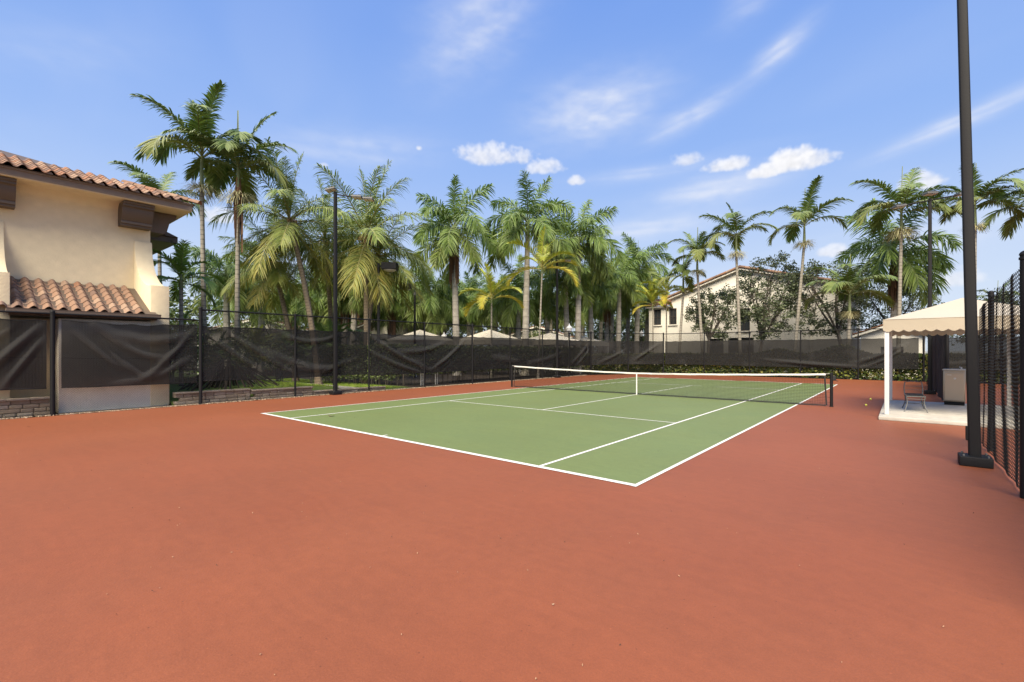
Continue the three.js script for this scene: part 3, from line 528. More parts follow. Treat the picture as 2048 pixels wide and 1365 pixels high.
  for (let k = 0; k < 7; k++) { const m = part('ridge_tile', new THREE.CylinderGeometry(0.11, 0.13, 0.42, 12, 1, true, -Math.PI / 2, Math.PI).rotateX(-Math.PI / 2), M.tiles[k % 5], hr); const s = k * 0.26; m.position.set(EX + 0.05 - s, 7.2 + s * a, EZ - 0.05 + s); m.rotation.order = 'YXZ'; m.rotation.y = -Math.PI / 4 + Math.PI; m.rotation.x = Math.atan(a / 1.414); }
  for (let k = 0; k < 12; k++) part('eave_closure', new THREE.CircleGeometry(0.085, 10, 0, Math.PI).rotateY(Math.PI / 2), M.fascia, hr, [EX + 0.16, 7.12, EZ + 0.35 + k * 0.3 + 0.1]);
}
{ // wing of the house further back
  const h = thing('house_wing', 'cream back wing with a small tiled roof behind the stucco house', 'house');
  part('wall', metric(box(4.5, 6.3, 2.6, -17.75, 3.15, 14.1)), M.wallCream, h);
  part('soffit', metric(box(5.2, 0.22, 3.6, -17.5, 6.42, 13.85)), M.trimBrown, h);
  const R = rng(8), roof = part('roof', extr([[-1.8, 0], [1.8, 0], [0, 0.75]], 5.3).rotateY(Math.PI / 2).translate(-20.1, 6.54, 13.85), M.trimBrown, h);
  for (let k = 0; k < 16; k++) part('tile', TILE[0], M.tiles[Math.floor(R() * 5)], roof, [-15.2 - k * 0.3, 6.6, 15.5], [0.42, 0, 0]);
  for (let k = 0; k < 11; k++) part('tile', TILE[1], M.tiles[Math.floor(R() * 5)], roof, [-14.75, 6.56, 15.5 - k * 0.3], [0, -Math.PI / 2, 0.12]);
}
const VT = new THREE.CylinderGeometry(0.11, 0.13, 0.42, 8, 1, true).rotateZ(Math.PI / 2);
// block retaining walls at the foot of the lawn
function blockWall(label, z0, z1, h, sx = 0) {
  const t = thing('retaining_wall', label, 'wall'), R = rng(Math.round(z0 * 100) & 1023), n = Math.max(1, Math.round(h / 0.13));
  const bh = (h - 0.05) / n, geos = [0.26, 0.32, 0.38].map((l) => toCreasedNormals(rbox(0.22, bh - 0.008, l - 0.01, 0.018, 0, 0, 0, 1), 0.9));
  for (let r = 0; r < n; r++) { let z = z0 - (r % 2) * 0.15; while (z > z1 + 0.06) { const k = Math.floor(R() * 3), l = Math.min([0.26, 0.32, 0.38][k], z - z1); const m = part('block', geos[k], M.stones[Math.floor(R() * 4)], t, [-10.12 + sx + (R() - 0.5) * 0.03 - r * 0.015, 0.0 + bh * (r + 0.5), z - l / 2]); m.scale.z = l / [0.26, 0.32, 0.38][k]; m.rotation.y = (R() - 0.5) * 0.06; z -= l; } }
  for (let z = z0; z > z1 + 0.02; z -= 0.45) { const l = Math.min(0.45, z - z1); const m = part('cap_stone', CAP, M.stones[[2, 0, 2][Math.floor(R() * 3)]], t, [-10.13 + sx, h - 0.025 + R() * 0.006, z - l / 2]); m.scale.z = l / 0.45; }
  return t;
}
const CAP = toCreasedNormals(rbox(0.3, 0.06, 0.442, 0.015, 0, 0, 0, 1), 0.9);
blockWall('rough tan block wall at the left frame edge below the windscreen', 19.5, 16.35, 0.5, -0.02);
blockWall('tallest tan block retaining wall right of the house wall', 13.45, 11.1, 0.42);
blockWall('middle tan block retaining wall stepping down along the lawn', 11.08, 8.7, 0.36);
blockWall('lowest tan block retaining wall by the light pole base', 8.68, 5.2, 0.17);

// ------------------------------------------------------------------ cream tent, slab, chair, cabinet, balls
{
  const s = thing('concrete_slab', 'pale concrete slab under the cream tent', 'slab');
  part('slab', metric(toCreasedNormals(rbox(4.2, 0.1, 5.5, 0.015, 10.1, 0.05, -0.05), 0.5)), M.concrete, s);
}
function canopy(t, hw, hd, eave, peak, valH, mat, scal = 0.22) {
  // four sagging slopes
  const n = 12, P = [], I = [];
  const quad = (A, B) => { const o = P.length / 3; for (let j = 0; j <= n; j++) for (let i = 0; i <= n; i++) { const s = j / n, u = i / n, x = lerp(lerp(A[0], B[0], u), 0, s), z = lerp(lerp(A[1], B[1], u), 0, s), sag = -0.05 * Math.sin(Math.PI * s) * (0.3 + Math.sin(Math.PI * u)); P.push(x, lerp(eave, peak, s) + sag * (peak - eave), z); }
    for (let j = 0; j < n; j++) for (let i = 0; i < n; i++) { const a = o + j * (n + 1) + i; I.push(a, a + 1, a + n + 1, a + 1, a + n + 2, a + n + 1); } };
  const C = [[-hw, hd], [hw, hd], [hw, -hd], [-hw, -hd]]; for (let k = 0; k < 4; k++) quad(C[k], C[(k + 1) % 4]);
  const g = new THREE.BufferGeometry(); g.setAttribute('position', new THREE.Float32BufferAttribute(P, 3)); g.setIndex(I); g.computeVertexNormals(); const roof = part('canopy', g, mat, t);
  for (let k = 0; k < 4; k++) {
    const A = C[k], B = C[(k + 1) % 4], L = Math.hypot(B[0] - A[0], B[1] - A[1]), m = Math.max(20, Math.round(L / scal) * 10), p = [], ix = [], nx = (B[1] - A[1]) / L, nz = -(B[0] - A[0]) / L;
    for (let i = 0; i <= m; i++) { const u = i / m, x = lerp(A[0], B[0], u), z = lerp(A[1], B[1], u), sc = 0.055 * Math.abs(Math.sin(u * Math.round(L / scal) * Math.PI)); for (let j = 0; j <= 5; j++) { const v = j / 5, w = (0.012 + 0.03 * v) * (fbm(u * L * 1.6 + k * 9, v * 1.4 - u * L * 1.1, 3, 5) - 0.4) - 0.012; p.push(x - nx * w, eave + 0.01 - v * (valH - 0.055 + sc), z - nz * w); } }
    for (let i = 0; i < m; i++) for (let j = 0; j < 5; j++) { const a = i * 6 + j; ix.push(a, a + 1, a + 6, a + 1, a + 7, a + 6); }
    const q = new THREE.BufferGeometry(); q.setAttribute('position', new THREE.Float32BufferAttribute(p, 3)); q.setIndex(ix); q.computeVertexNormals(); part('valance', q, mat, t);
  }
  return roof;
}
{
  const t = thing('canopy_tent', 'cream canopy tent with scalloped valance on white posts at the right', 'tent', [9.8, 0.1, -0.2]);
  canopy(t, 1.72, 2.46, 2.54, 3.22, 0.34, M.canvas);
  for (const [x, z] of [[-1.64, 2.38], [1.6, 2.38], [-1.64, -2.36], [1.2, -2.36]]) part('post', toCreasedNormals(rbox(0.1, 2.52, 0.1, 0.01, x, 1.26, z), 0.5), M.white, t);
  for (const z of [2.38, -2.36]) part('beam', rbox(3.2, 0.09, 0.06, 0.008, 0, 2.44, z), M.white, t);
  for (const x of [-1.64, 1.6]) part('beam', rbox(0.06, 0.09, 4.6, 0.008, x, 2.44, 0), M.white, t);
  for (const [x, z] of [[-1.64, 2.38], [1.6, 2.38], [-1.64, -2.36], [1.6, -2.36]]) part('rafter', rod([x, 2.45, z], [0, 3.1, 0], 0.025), M.white, t);
}
{
  const c = thing('patio_chair', 'grey metal patio chair with dark slatted seat under the cream tent', 'chair', [8.75, 0.1, 0.5], 0.04);
  const w = 0.2, d = 0.5;
  for (const s of [-1, 1]) { part('leg', tube([[s * w, 0.42, d], [s * (w - 0.02), 0.28, d - 0.03], [s * (w + 0.015), 0.1, d + 0.02], [s * (w + 0.05), 0.0, d + 0.07]], 0.014, 6), M.greyMetal, c); part('leg', tube([[s * w, 0.42, -d], [s * (w - 0.02), 0.28, -d + 0.03], [s * (w + 0.015), 0.1, -d - 0.03], [s * (w + 0.05), 0, -d - 0.09]], 0.014, 6), M.greyMetal, c); }
  part('seat_frame', merge([rod([-w, 0.43, d], [w, 0.43, d], 0.014), rod([-w, 0.43, -d], [w, 0.43, -d], 0.014), rod([-w, 0.43, -d], [-w, 0.43, d], 0.014), rod([w, 0.43, -d], [w, 0.43, d], 0.014), rod([-w, 0.36, d], [w, 0.36, d], 0.008)]), M.greyMetal, c);
  for (let k = 0; k < 11; k++) part('seat_slat', rbox(0.03, 0.02, 2 * d, 0.004, lerp(-w + 0.03, w - 0.03, k / 10), 0.447, 0), M.blackMatte, c);
  part('backrest', merge([tube([[-w, 0.43, -d], [-w - 0.01, 0.6, -d - 0.03], [-w + 0.01, 0.78, -d - 0.09]], 0.014, 6), tube([[w, 0.43, -d], [w + 0.01, 0.6, -d - 0.03], [w - 0.01, 0.78, -d - 0.09]], 0.014, 6), tube([[-w + 0.01, 0.78, -d - 0.09], [0, 0.8, -d - 0.11], [w - 0.01, 0.78, -d - 0.09]], 0.011, 6), rod([-w, 0.66, -d - 0.045], [w, 0.66, -d - 0.045], 0.006), rod([-w, 0.56, -d - 0.02], [w, 0.56, -d - 0.02], 0.006)]), M.greyMetal, c);
  part('stretcher', merge([rod([-w, 0.2, 0], [w, 0.2, 0], 0.01), tube([[-w, 0.22, d - 0.02], [-w, 0.2, 0], [-w, 0.22, -d + 0.02]], 0.009), tube([[w, 0.22, d - 0.02], [w, 0.2, 0], [w, 0.22, -d + 0.02]], 0.009)]), M.greyMetal, c);
}
{
  const c = thing('water_cooler', 'stainless steel water cooler cabinet standing at the back of the slab', 'cabinet', [9.75, 0.1, -2.15], -0.1);
  part('cabinet', toCreasedNormals(rbox(0.52, 0.98, 0.42, 0.02, 0, 0.6, 0), 0.5), M.steel, c);
  part('plinth', rbox(0.47, 0.11, 0.36, 0.004, 0, 0.055, -0.01), M.black, c);
  part('door', rbox(0.44, 0.86, 0.02, 0.006, 0, 0.58, 0.215), M.steel, c);
  part('basin', merge([rbox(0.56, 0.045, 0.46, 0.018, 0, 1.11, 0)]), M.aluminium, c);
  part('name_plate', rbox(0.1, 0.022, 0.006, 0.002, -0.11, 0.95, 0.228), M.white, c);
  part('push_button', cyl(0.03, 0.03, 0.02, 14).rotateX(Math.PI / 2).translate(0.02, 0.84, 0.225), M.aluminium, c);
  part('bubbler', merge([cyl(0.025, 0.02, 0.06, 12, 0.16, 1.13, 0.05), rod([0.16, 1.18, 0.05], [0.12, 1.2, 0.1], 0.012)]), M.aluminium, c);
}
for (const [x, z, l] of [[7.56, -1.0, 'yellow tennis ball on the red surround, nearer of the two'], [7.57, -3.5, 'yellow tennis ball on the red surround, farther of the two']]) {
  const t = thing('tennis_ball', l, 'ball', [x, 0.034, z], 0, 'tennis balls beside the tent'); part('felt', new THREE.SphereGeometry(0.034, 24, 16), M.ball, t);
  const c = []; for (let k = 0; k <= 60; k++) { const a = k / 60 * Math.PI * 2, q = V(Math.cos(a) + 0.3 * Math.cos(3 * a), Math.sin(a) - 0.3 * Math.sin(3 * a), 1.0 * Math.sin(2 * a)).normalize().multiplyScalar(0.0337); c.push(q); } part('seam', new THREE.TubeGeometry(new THREE.CatmullRomCurve3(c, true), 80, 0.0012, 4, true), M.white, t);
}
// fallen leaves and scraps on the court
function fallenLeaf(label, x, z, L, c, turn) {
  const g = new THREE.PlaneGeometry(L, L * 0.4, 8, 4).rotateX(-Math.PI / 2), p = g.attributes.position;
  for (let i = 0; i < p.count; i++) { const u = p.getX(i) / L * 2, v = p.getZ(i) / (L * 0.2); p.setZ(i, p.getZ(i) * (1 - u * u * 0.95)); p.setY(i, 0.012 + 0.25 * L * u * u * 0.6 + 0.03 * v * v * L + 0.02 * L * Math.sin(u * 5)); }
  g.computeVertexNormals(); const m = part(numbered('fallen_leaf'), g, std(c, { side: THREE.DoubleSide, roughness: 0.9 }), scene, [x, 0, z], [0, turn, 0]);
  m.userData = { label, category: 'leaf', group: 'dry leaves lying on the court' };
}
fallenLeaf('curled brown leaf on the green court near its left corner', -3.6, 11.53, 0.2, col(0.12, 0.08, 0.045), 0.5);
fallenLeaf('small dark leaf scrap on red ground at left near the fence', -7.44, 17.04, 0.06, col(0.05, 0.035, 0.025), 1.2);
fallenLeaf('tiny dark leaf scrap on the red ground lower left', 4.19, 17.35, 0.02, col(0.03, 0.02, 0.015), 0.3);
fallenLeaf('tiny pale scrap on the red ground in the middle foreground', 6.6, 15.6, 0.022, col(0.5, 0.4, 0.25), 0.9);

{ // seed husks and leaf crumbs blown over the court
  const R = rng(55), g = new THREE.IcosahedronGeometry(0.005, 0), m = new THREE.InstancedMesh(g, std(0xffffff, { roughness: 0.9 }), 420), d = new THREE.Object3D(), c = new THREE.Color();
  for (let i = 0; i < 420; i++) { d.position.set(lerp(-9.5, 9.3, R()), 0.01, lerp(17.6, -16, R() * R())); d.rotation.set(R(), R() * 6, R()); d.scale.set(0.6 + R() * 1.4, 0.3 + 0.3 * R(), 0.4 + R() * 0.6); d.updateMatrix(); m.setMatrixAt(i, d.matrix); R() < 0.6 ? m.setColorAt(i, c.setRGB(0.36, 0.22, 0.13)) : m.setColorAt(i, c.setRGB(0.05, 0.035, 0.025)); }
  m.name = 'leaf_crumbs'; m.castShadow = m.receiveShadow = true; m.userData = { kind: 'stuff', label: 'tiny seed husks and leaf crumbs scattered over the court', category: 'debris' }; scene.add(m);
}
// ------------------------------------------------------------------ palms
const UP = V(0, 1, 0);
class Soup { // indexed triangles with vertex colours
  constructor() { this.p = []; this.c = []; this.i = []; }
  vert(x, y, z, c) { this.p.push(x, y, z); this.c.push(c[0], c[1], c[2]); return this.p.length / 3 - 1; }
  geo() { const g = new THREE.BufferGeometry(); g.setAttribute('position', new THREE.Float32BufferAttribute(this.p, 3)); g.setAttribute('color', new THREE.Float32BufferAttribute(this.c, 3)); g.setIndex(this.i); g.computeVertexNormals(); return g; }
}
const KIND = {
  royal: { n: 84, ll: 0.98, lw: 0.060, plume: 0.75, vee: 0.05, hang: 0.6, droop: 1.9, fr: 20, e: [74, -46], c: [[0.105, 0.19, 0.027], [0.19, 0.285, 0.045]], old: [0.24, 0.23, 0.035], rach: [0.16, 0.19, 0.05] },
  coco: { n: 60, ll: 1.0, lw: 0.036, plume: 0.35, vee: 0.2, hang: 0.7, droop: 1.3, fr: 24, e: [86, -52], c: [[0.145, 0.225, 0.03], [0.25, 0.31, 0.055]], old: [0.38, 0.31, 0.04], rach: [0.34, 0.30, 0.09] },
  slim: { n: 60, ll: 0.98, lw: 0.078, plume: 0.15, vee: 0.25, hang: 0.55, droop: 1.95, fr: 10, e: [68, 14], c: [[0.085, 0.155, 0.024], [0.18, 0.25, 0.045]], old: [0.25, 0.25, 0.04], rach: [0.22, 0.25, 0.08] },
  gold: { n: 58, ll: 0.9, lw: 0.055, plume: 0.1, vee: 0.5, hang: 0.35, droop: 1.4, fr: 11, e: [80, 0], c: [[0.24, 0.34, 0.03], [0.46, 0.44, 0.03]], old: [0.58, 0.44, 0.02], rach: [0.40, 0.34, 0.06] },
  bush: { n: 42, ll: 1.0, lw: 0.085, plume: 0.1, vee: 0.45, hang: 0.4, droop: 1.5, fr: 13, e: [82, -8], c: [[0.11, 0.22, 0.025], [0.20, 0.33, 0.045]], old: [0.17, 0.25, 0.035], rach: [0.2, 0.25, 0.07] },
};
const L0 = 3.2, frondCache = {};
function frondGeo(kind, tier, variant) { // tier 0 (youngest, upright) .. 1 (oldest, hanging)
  const key = kind + tier.toFixed(2) + variant; if (frondCache[key]) return frondCache[key];
  const K = KIND[kind], R = rng(key.length * 131 + Math.round(tier * 1000) + variant * 77 + kind.charCodeAt(0) * 9), S = new Soup();
  const e0 = lerp(K.e[0], K.e[1], tier) * Math.PI / 180, dr = K.droop * (0.65 + 0.45 * R()) * (tier < 0.1 ? 0.28 : tier < 0.25 ? 0.7 : 1) * (e0 < 0 ? clamp(1 + e0 * 0.9, 0.15, 1) : 1), N = 14;
  const pts = [V(0, 0, 0)], tan = [], bend = (R() - 0.5) * 0.5;
  for (let k = 0; k <= N; k++) { const t = k / N, a = Math.max(e0 - dr * Math.pow(t, 1.5), -1.5), b = bend * t * t; tan.push(V(Math.cos(a) * Math.cos(b), Math.sin(a), Math.cos(a) * Math.sin(b))); if (k < N) pts.push(pts[k].clone().addScaledVector(tan[k], L0 / N)); }
  const P = (t) => { const f = clamp(t) * N, i = Math.min(N - 1, Math.floor(f)); return pts[i].clone().lerp(pts[i + 1], f - i); }, T = (t) => { const f = clamp(t) * N, i = Math.min(N - 1, Math.floor(f)); return tan[i].clone().lerp(tan[i + 1], f - i).normalize(); };
  const mixc = (a, b, t) => [lerp(a[0], b[0], t), lerp(a[1], b[1], t), lerp(a[2], b[2], t)];
  // rachis
  for (let k = 0; k <= N; k++) { const r = lerp(0.035, 0.006, Math.pow(k / N, 0.7)), t = tan[k], s = V(-t.z, 0, t.x).normalize(), u = s.clone().cross(t); for (let q = 0; q < 4; q++) { const a = q * Math.PI / 2 + 0.78, o = pts[k].clone().addScaledVector(s, Math.cos(a) * r * 1.3).addScaledVector(u, Math.sin(a) * r); S.vert(o.x, o.y, o.z, K.rach); } }
  for (let k = 0; k < N; k++) for (let q = 0; q < 4; q++) { const a = k * 4 + q, b = k * 4 + (q + 1) % 4; S.i.push(a, b, a + 4, b, b + 4, a + 4); }
  const age = smooth(0.55, 1, tier);
  for (let i = 0; i < K.n; i++) for (const s of [-1, 1]) {
    const t = 0.13 + 0.87 * Math.pow((i + 0.4 * R()) / K.n, 0.96), tn = T(t), sd = V(-tn.z, 0, tn.x).normalize().multiplyScalar(s), up = sd.clone().cross(tn).multiplyScalar(s).normalize(); if (up.y < 0) up.negate();
    const fwd = lerp(0.35, 1.05, t) + (R() - 0.5) * 0.25, lift = K.vee + (R() - 0.5) * 2 * K.plume + (kind === 'royal' ? (i % 2 ? 0.5 : -0.45) : 0);
    const dir = sd.multiplyScalar(Math.cos(fwd) * Math.cos(lift)).addScaledVector(tn, Math.sin(fwd)).addScaledVector(up, Math.sin(lift)).normalize();
    const len = K.ll * Math.min(1, 0.5 + 1.7 * t) * (t > 0.72 ? 1 - (t - 0.72) / 0.28 * 0.62 : 1) * (0.7 + 0.45 * R());
    const w = K.lw * (0.8 + 0.4 * R()), wv = tn.clone().addScaledVector(dir, -tn.dot(dir)).normalize(), b0 = P(t), tw = (R() - 0.5) * 0.8;
    wv.addScaledVector(dir.clone().cross(wv), Math.sin(tw)).normalize();
    const base = mixc(K.c[0], K.c[1], R()), cA = mixc(base, K.old, clamp(age * (0.25 + 0.75 * R()) * (kind === 'royal' ? 0.5 : 1))), tip = mixc(cA, K.old, clamp(0.12 + 0.4 * age));
    const vi = [], hang = K.hang * (0.8 + 0.4 * R());
    for (let k = 0; k <= 3; k++) {
      const f = k / 3, q = b0.clone().addScaledVector(dir, len * f * (1 - 0.18 * hang * f)); q.y -= hang * len * f * f * 0.75;
      const ww = w * [0.55, 1, 0.75, 0][k] / 2, c = k < 3 ? cA : tip;
      if (k < 3) { vi.push(S.vert(q.x + wv.x * ww, q.y + wv.y * ww, q.z + wv.z * ww, c), S.vert(q.x - wv.x * ww, q.y - wv.y * ww, q.z - wv.z * ww, c)); } else vi.push(S.vert(q.x, q.y, q.z, c));
    }
    S.i.push(vi[0], vi[1], vi[2], vi[1], vi[3], vi[2], vi[2], vi[3], vi[4], vi[3], vi[5], vi[4], vi[4], vi[5], vi[6]);
  }
  return frondCache[key] = S.geo();
}
function trunkGeo(b, c, r0, r1, bulge = 0, lean = 0.4) { // from base to top with a gentle curve; uv in metres
  const N = 18, n = 12, P = [], U = [], I = [], m = V(lerp(b.x, c.x, 0.5), lerp(b.y, c.y, 0.5), lerp(b.z, c.z, 0.5)); m.x = lerp(m.x, b.x, -lean * 0.0) ;
  const cv = new THREE.QuadraticBezierCurve3(b, V(lerp(b.x, c.x, lean), (b.y + c.y) / 2, lerp(b.z, c.z, lean)), c), H = cv.getLength();
  for (let k = 0; k <= N; k++) { const t = k / N, p = cv.getPoint(t), r = lerp(r0, r1, t) * (1 + bulge * Math.sin(Math.PI * clamp(t * 1.1)) + 0.5 * Math.exp(-t * 22)); for (let q = 0; q <= n; q++) { const a = q / n * Math.PI * 2; P.push(p.x + Math.cos(a) * r, p.y, p.z + Math.sin(a) * r); U.push(q / n, t * H / 2.2); } }
  for (let k = 0; k < N; k++) for (let q = 0; q < n; q++) { const a = k * (n + 1) + q; I.push(a, a + n + 1, a + 1, a + 1, a + n + 1, a + n + 2); }
  const g = new THREE.BufferGeometry(); g.setAttribute('position', new THREE.Float32BufferAttribute(P, 3)); g.setAttribute('uv', new THREE.Float32BufferAttribute(U, 2)); g.setIndex(I); g.computeVertexNormals(); return g;
}
function strand(S, pts, w, c, c2 = c) { for (let k = 0; k < pts.length - 1; k++) { const a = pts[k], b = pts[k + 1], d = b.clone().sub(a), s = V(d.z + 0.01, 0.3 * d.x, -d.x).normalize().multiplyScalar(w / 2), i = S.vert(a.x + s.x, a.y + s.y, a.z + s.z, c); S.vert(a.x - s.x, a.y - s.y, a.z - s.z, c); S.vert(b.x + s.x * 0.8, b.y + s.y, b.z + s.z * 0.8, c2); S.vert(b.x - s.x * 0.8, b.y - s.y, b.z - s.z * 0.8, c2); S.i.push(i, i + 1, i + 2, i + 1, i + 3, i + 2); } }
const bloomCache = [];
function bloomGeo(v) {
  if (bloomCache[v]) return bloomCache[v]; const R = rng(900 + v), S = new Soup();
  for (let k = 0; k < 9; k++) { const a = k / 9 * 6.28 + R() * 0.5; const stem = V(Math.cos(a) * 0.3, -0.05 - 0.1 * R(), Math.sin(a) * 0.3); strand(S, [V(0, 0, 0), stem], 0.03, [0.33, 0.34, 0.16]);
    for (let j = 0; j < 34; j++) { const b = a + (R() - 0.5) * 1.5, l = 0.22 + R() * 0.42, q = stem.clone().multiplyScalar(0.35 + 0.65 * R()), e = V(Math.cos(b) * l, (0.25 - R() * 0.85) * 0.6, Math.sin(b) * l), y = 0.24 + R() * 0.2; const c = [y, y * 0.93, y * 0.5]; strand(S, [q, q.clone().addScaledVector(e, 0.6).add(V(0, 0.05, 0)), q.clone().add(e).add(V(0, -0.09, 0))], 0.017, c); } }
  return bloomCache[v] = S.geo();
}
const GA = 2.39996;
let palmNo = 0;
function palm(kind, bx, bz, cx, h, cz, L, label, o = {}) {
  const n = palmNo++, R = rng(4000 + n * 37), K = KIND[kind], t = thing('palm_tree', label, 'palm tree', [bx, 0, bz], 0, o.group);
  const dx = cx - bx, dz = cz - bz, sh = { royal: 1.1, slim: 1.35, coco: 0.15, gold: 0.5, bush: 0.5 }[kind] * (o.shaft ?? 1);
  const rr = { royal: [0.25, 0.17], slim: [0.125, 0.085], coco: [0.16, 0.115], gold: [0.07, 0.05], bush: [0.09, 0.075] }[kind];
  const tm = { royal: M.trunkRoyal, slim: M.trunkSlim, coco: M.trunkCoco, gold: M.trunkSlim, bush: M.trunkSlim }[kind];
  part('trunk', trunkGeo(V(0, -0.05, 0), V(dx, h - sh, dz), rr[0], rr[1], kind === 'royal' ? 0.12 : 0, kind === 'coco' ? 0.25 : 0.5), tm, t);
  if (sh > 0.3) part('crownshaft', cyl(rr[1] * 1.12, rr[1] * 0.62, sh + 0.1, 12, dx, h - sh - 0.02, dz), M.shaft, t);
  const fr = o.fr ?? K.fr, sc = L / L0;
  for (let i = 0; i < fr; i++) {
    const q = (i + 0.3) / fr, tier = Math.round(clamp(q + (R() - 0.5) * 0.1) * 7) / 7;
    const m = part('frond', frondGeo(kind, tier, (i + n) % 3), M.leaf, t, [dx, h - 0.22 * q - 0.02 * i * 0.3, dz]); m.rotation.set((R() - 0.5) * 0.3, i * GA + n * 1.3 + (R() - 0.5) * 0.7, (R() - 0.5) * 0.25, 'YXZ'); m.scale.setScalar(sc * (0.88 + 0.22 * R()));
  }
  if (o.upright) { const m = part('frond', frondGeo(kind, -0.3, 0), M.leaf, t, [dx, h, dz]); m.rotation.y = 3.4; m.scale.setScalar(sc * 0.85); }
  if (kind === 'slim' && o.spear !== false) { const S = new Soup(); strand(S, [V(0, 0, 0), V(0.02, 1.1 * sc, 0.01), V(0.05, 2.6 * sc, 0.03)], 0.07, [0.2, 0.23, 0.09]); strand(S, [V(0, 0, 0.01), V(0.0, 1.1 * sc, 0.03), V(0.05, 2.6 * sc, 0.03)], 0.06, [0.15, 0.19, 0.07]); part('spear_leaf', S.geo(), M.bloom, t, [dx, h, dz]); }
  if (kind === 'royal' && o.spear) { const S = new Soup(); strand(S, [V(0, 0, 0), V(0.02, 1.2, 0.01), V(0.0, 2.3, 0.03)], 0.06, [0.16, 0.19, 0.07]); part('spear_leaf', S.geo(), M.bloom, t, [dx, h, dz]); }
  if ((kind === 'slim' && o.bloom !== false) || o.bloom) { const b = part('flower_cluster', bloomGeo(n % 3), M.bloom, t, [dx * 0.98, h - sh, dz * 0.98]); b.scale.set(o.bloom ?? 1, (o.bloom ?? 1) * 1.1, o.bloom ?? 1); b.rotation.y = n; }
  if (kind === 'coco') { const S = new Soup(); for (let k = 0; k < 60; k++) { const a = R() * 6.3, l = 0.25 + R() * 0.3, y = 0.1 + R() * 0.12; strand(S, [V(0, 0.1, 0), V(Math.cos(a) * l, 0.1 - R() * 0.2, Math.sin(a) * l), V(Math.cos(a) * l * 1.3, -0.1 - R() * 0.4, Math.sin(a) * l * 1.3)], 0.03, [y * 1.7, y, y * 0.45]); } part('fibre', S.geo(), M.bloom, t, [dx, h - 0.15, dz]); }
  const dead = o.dead ?? (kind === 'royal' ? (n % 3 === 0 ? 2 : 0) : 0);
  if (dead) { const S = new Soup(); for (let k = 0; k < 46 * dead; k++) { const a = R() * 6.3, r = rr[1] * (1.15 + R() * 0.5), l = (0.8 + R() * 1.6) * (dead > 2 ? 1.4 : 1), y0 = -sh * R() * 0.9, y = 0.7 + R() * 0.9; strand(S, [V(Math.cos(a) * r * 0.7, y0, Math.sin(a) * r * 0.7), V(Math.cos(a) * r * 1.25, y0 - l * 0.5, Math.sin(a) * r * 1.25), V(Math.cos(a + 0.1) * r * (1.05 + 0.4 * R()), y0 - l, Math.sin(a + 0.1) * r * 1.15)], 0.05 + 0.06 * R(), [y, y * 0.95, y * 0.9]); } part('dead_leaf_sheath', S.geo(), M.sheath, t, [dx, h - sh * 0.4, dz]).userData.label = 'dry brown leaf bases hanging down the trunk'; }
  return t;
}
const royalFar = { group: 'royal palms in the distance', fr: 18 };
palm('slim', -16.53, 10.53, -16.66, 11.0, 10.63, 3.2, 'tall slim palm with cream flower cluster, left of the two by the tiled roof', { bloom: 1.1, shaft: 1.15, fr: 11, upright: true, spear: false });
palm('slim', -15.95, 9.4, -15.89, 10.72, 9.35, 3.1, 'tall slim palm with upright spear, right of the two by the tiled roof', { bloom: 1.3, shaft: 1.1, fr: 12, dead: 1 });
palm('slim', -24.16, 10.36, -24.25, 10.5, 10.43, 2.8, 'slim palm with dark fronds rising just above the tiled house roof', { bloom: false, spear: false });
palm('bush', -14.45, 12.05, -14.45, 4.91, 12.05, 1.75, 'small bright green palm next to the stucco house corner', { bloom: false });
palm('coco', -14.35, 6.13, -15.51, 8.6, 7.08, 3.5, 'leaning coconut palm with yellowing lower fronds, left of the flood light pole');
palm('coco', -18.22, 5.44, -19.25, 7.02, 6.29, 3.2, 'shorter leaning coconut palm behind the yellowing one');
palm('coco', -14.25, 3.44, -14.27, 8.2, 3.46, 4.0, 'large upright coconut palm right of the flood light pole');
palm('coco', -15.71, 2.71, -15.02, 7.47, 2.13, 3.4, 'coconut palm with trunk slanting behind the large upright one');
palm('coco', -18.43, 3.01, -18.83, 8.7, 3.34, 3.5, 'coconut palm half hidden behind the flood light pole');
palm('royal', -26.14, -2.29, -26.08, 7.34, -2.34, 3.2, 'royal palm with pale thick trunk, left of a pair right of the flood light pole');
palm('royal', -24.3, -1.87, -24.12, 7.78, -2.02, 3.2, 'royal palm with pale thick trunk, right of a pair right of the flood light pole', { dead: 2 });
palm('royal', -24.87, -5.94, -24.87, 6.66, -5.94, 3.2, 'short royal palm with brown skirt between the two box lamps', { dead: 3 });
palm('royal', -28.05, -9.8, -27.98, 6.7, -9.86, 3.0, 'short royal palm just left of the smaller box lamp');
palm('royal', -21.11, -7.11, -21.14, 6.6, -7.08, 3.3, 'royal palm just right of the smaller box lamp', { dead: 0 });
palm('royal', -16.96, -6.0, -17.13, 11.0, -5.86, 3.9, 'tall royal palm with long brown skirt below its crown', { dead: 4, spear: true, fr: 19 });
palm('royal', -13.09, -9.21, -12.94, 11.45, -9.33, 3.9, 'tallest royal palm with smooth grey trunk in the middle of the row', { dead: 0, fr: 19 });
palm('royal', -12.19, -15.13, -12.13, 11.1, -15.18, 4.0, 'broad royal palm at the right end of the tall row', { fr: 19, spear: true });
palm('royal', -13.6, -15.8, -13.75, 8.6, -15.7, 3.4, 'royal palm with trunk close left of the broad one', { dead: 0 });
palm('gold', -12.31, -4.66, -12.31, 5.44, -4.66, 2.3, 'small golden yellow palm between the two tall royal palms');
palm('gold', -10.26, -7.01, -10.05, 7.5, -7.18, 2.7, 'yellow green palm arching in front of the row right of the tallest royal palm', { fr: 9 });
palm('royal', -25.41, -15.88, -25.56, 7.53, -15.76, 3.0, 'distant royal palm crown seen between the golden palm and tall royal palm', royalFar);
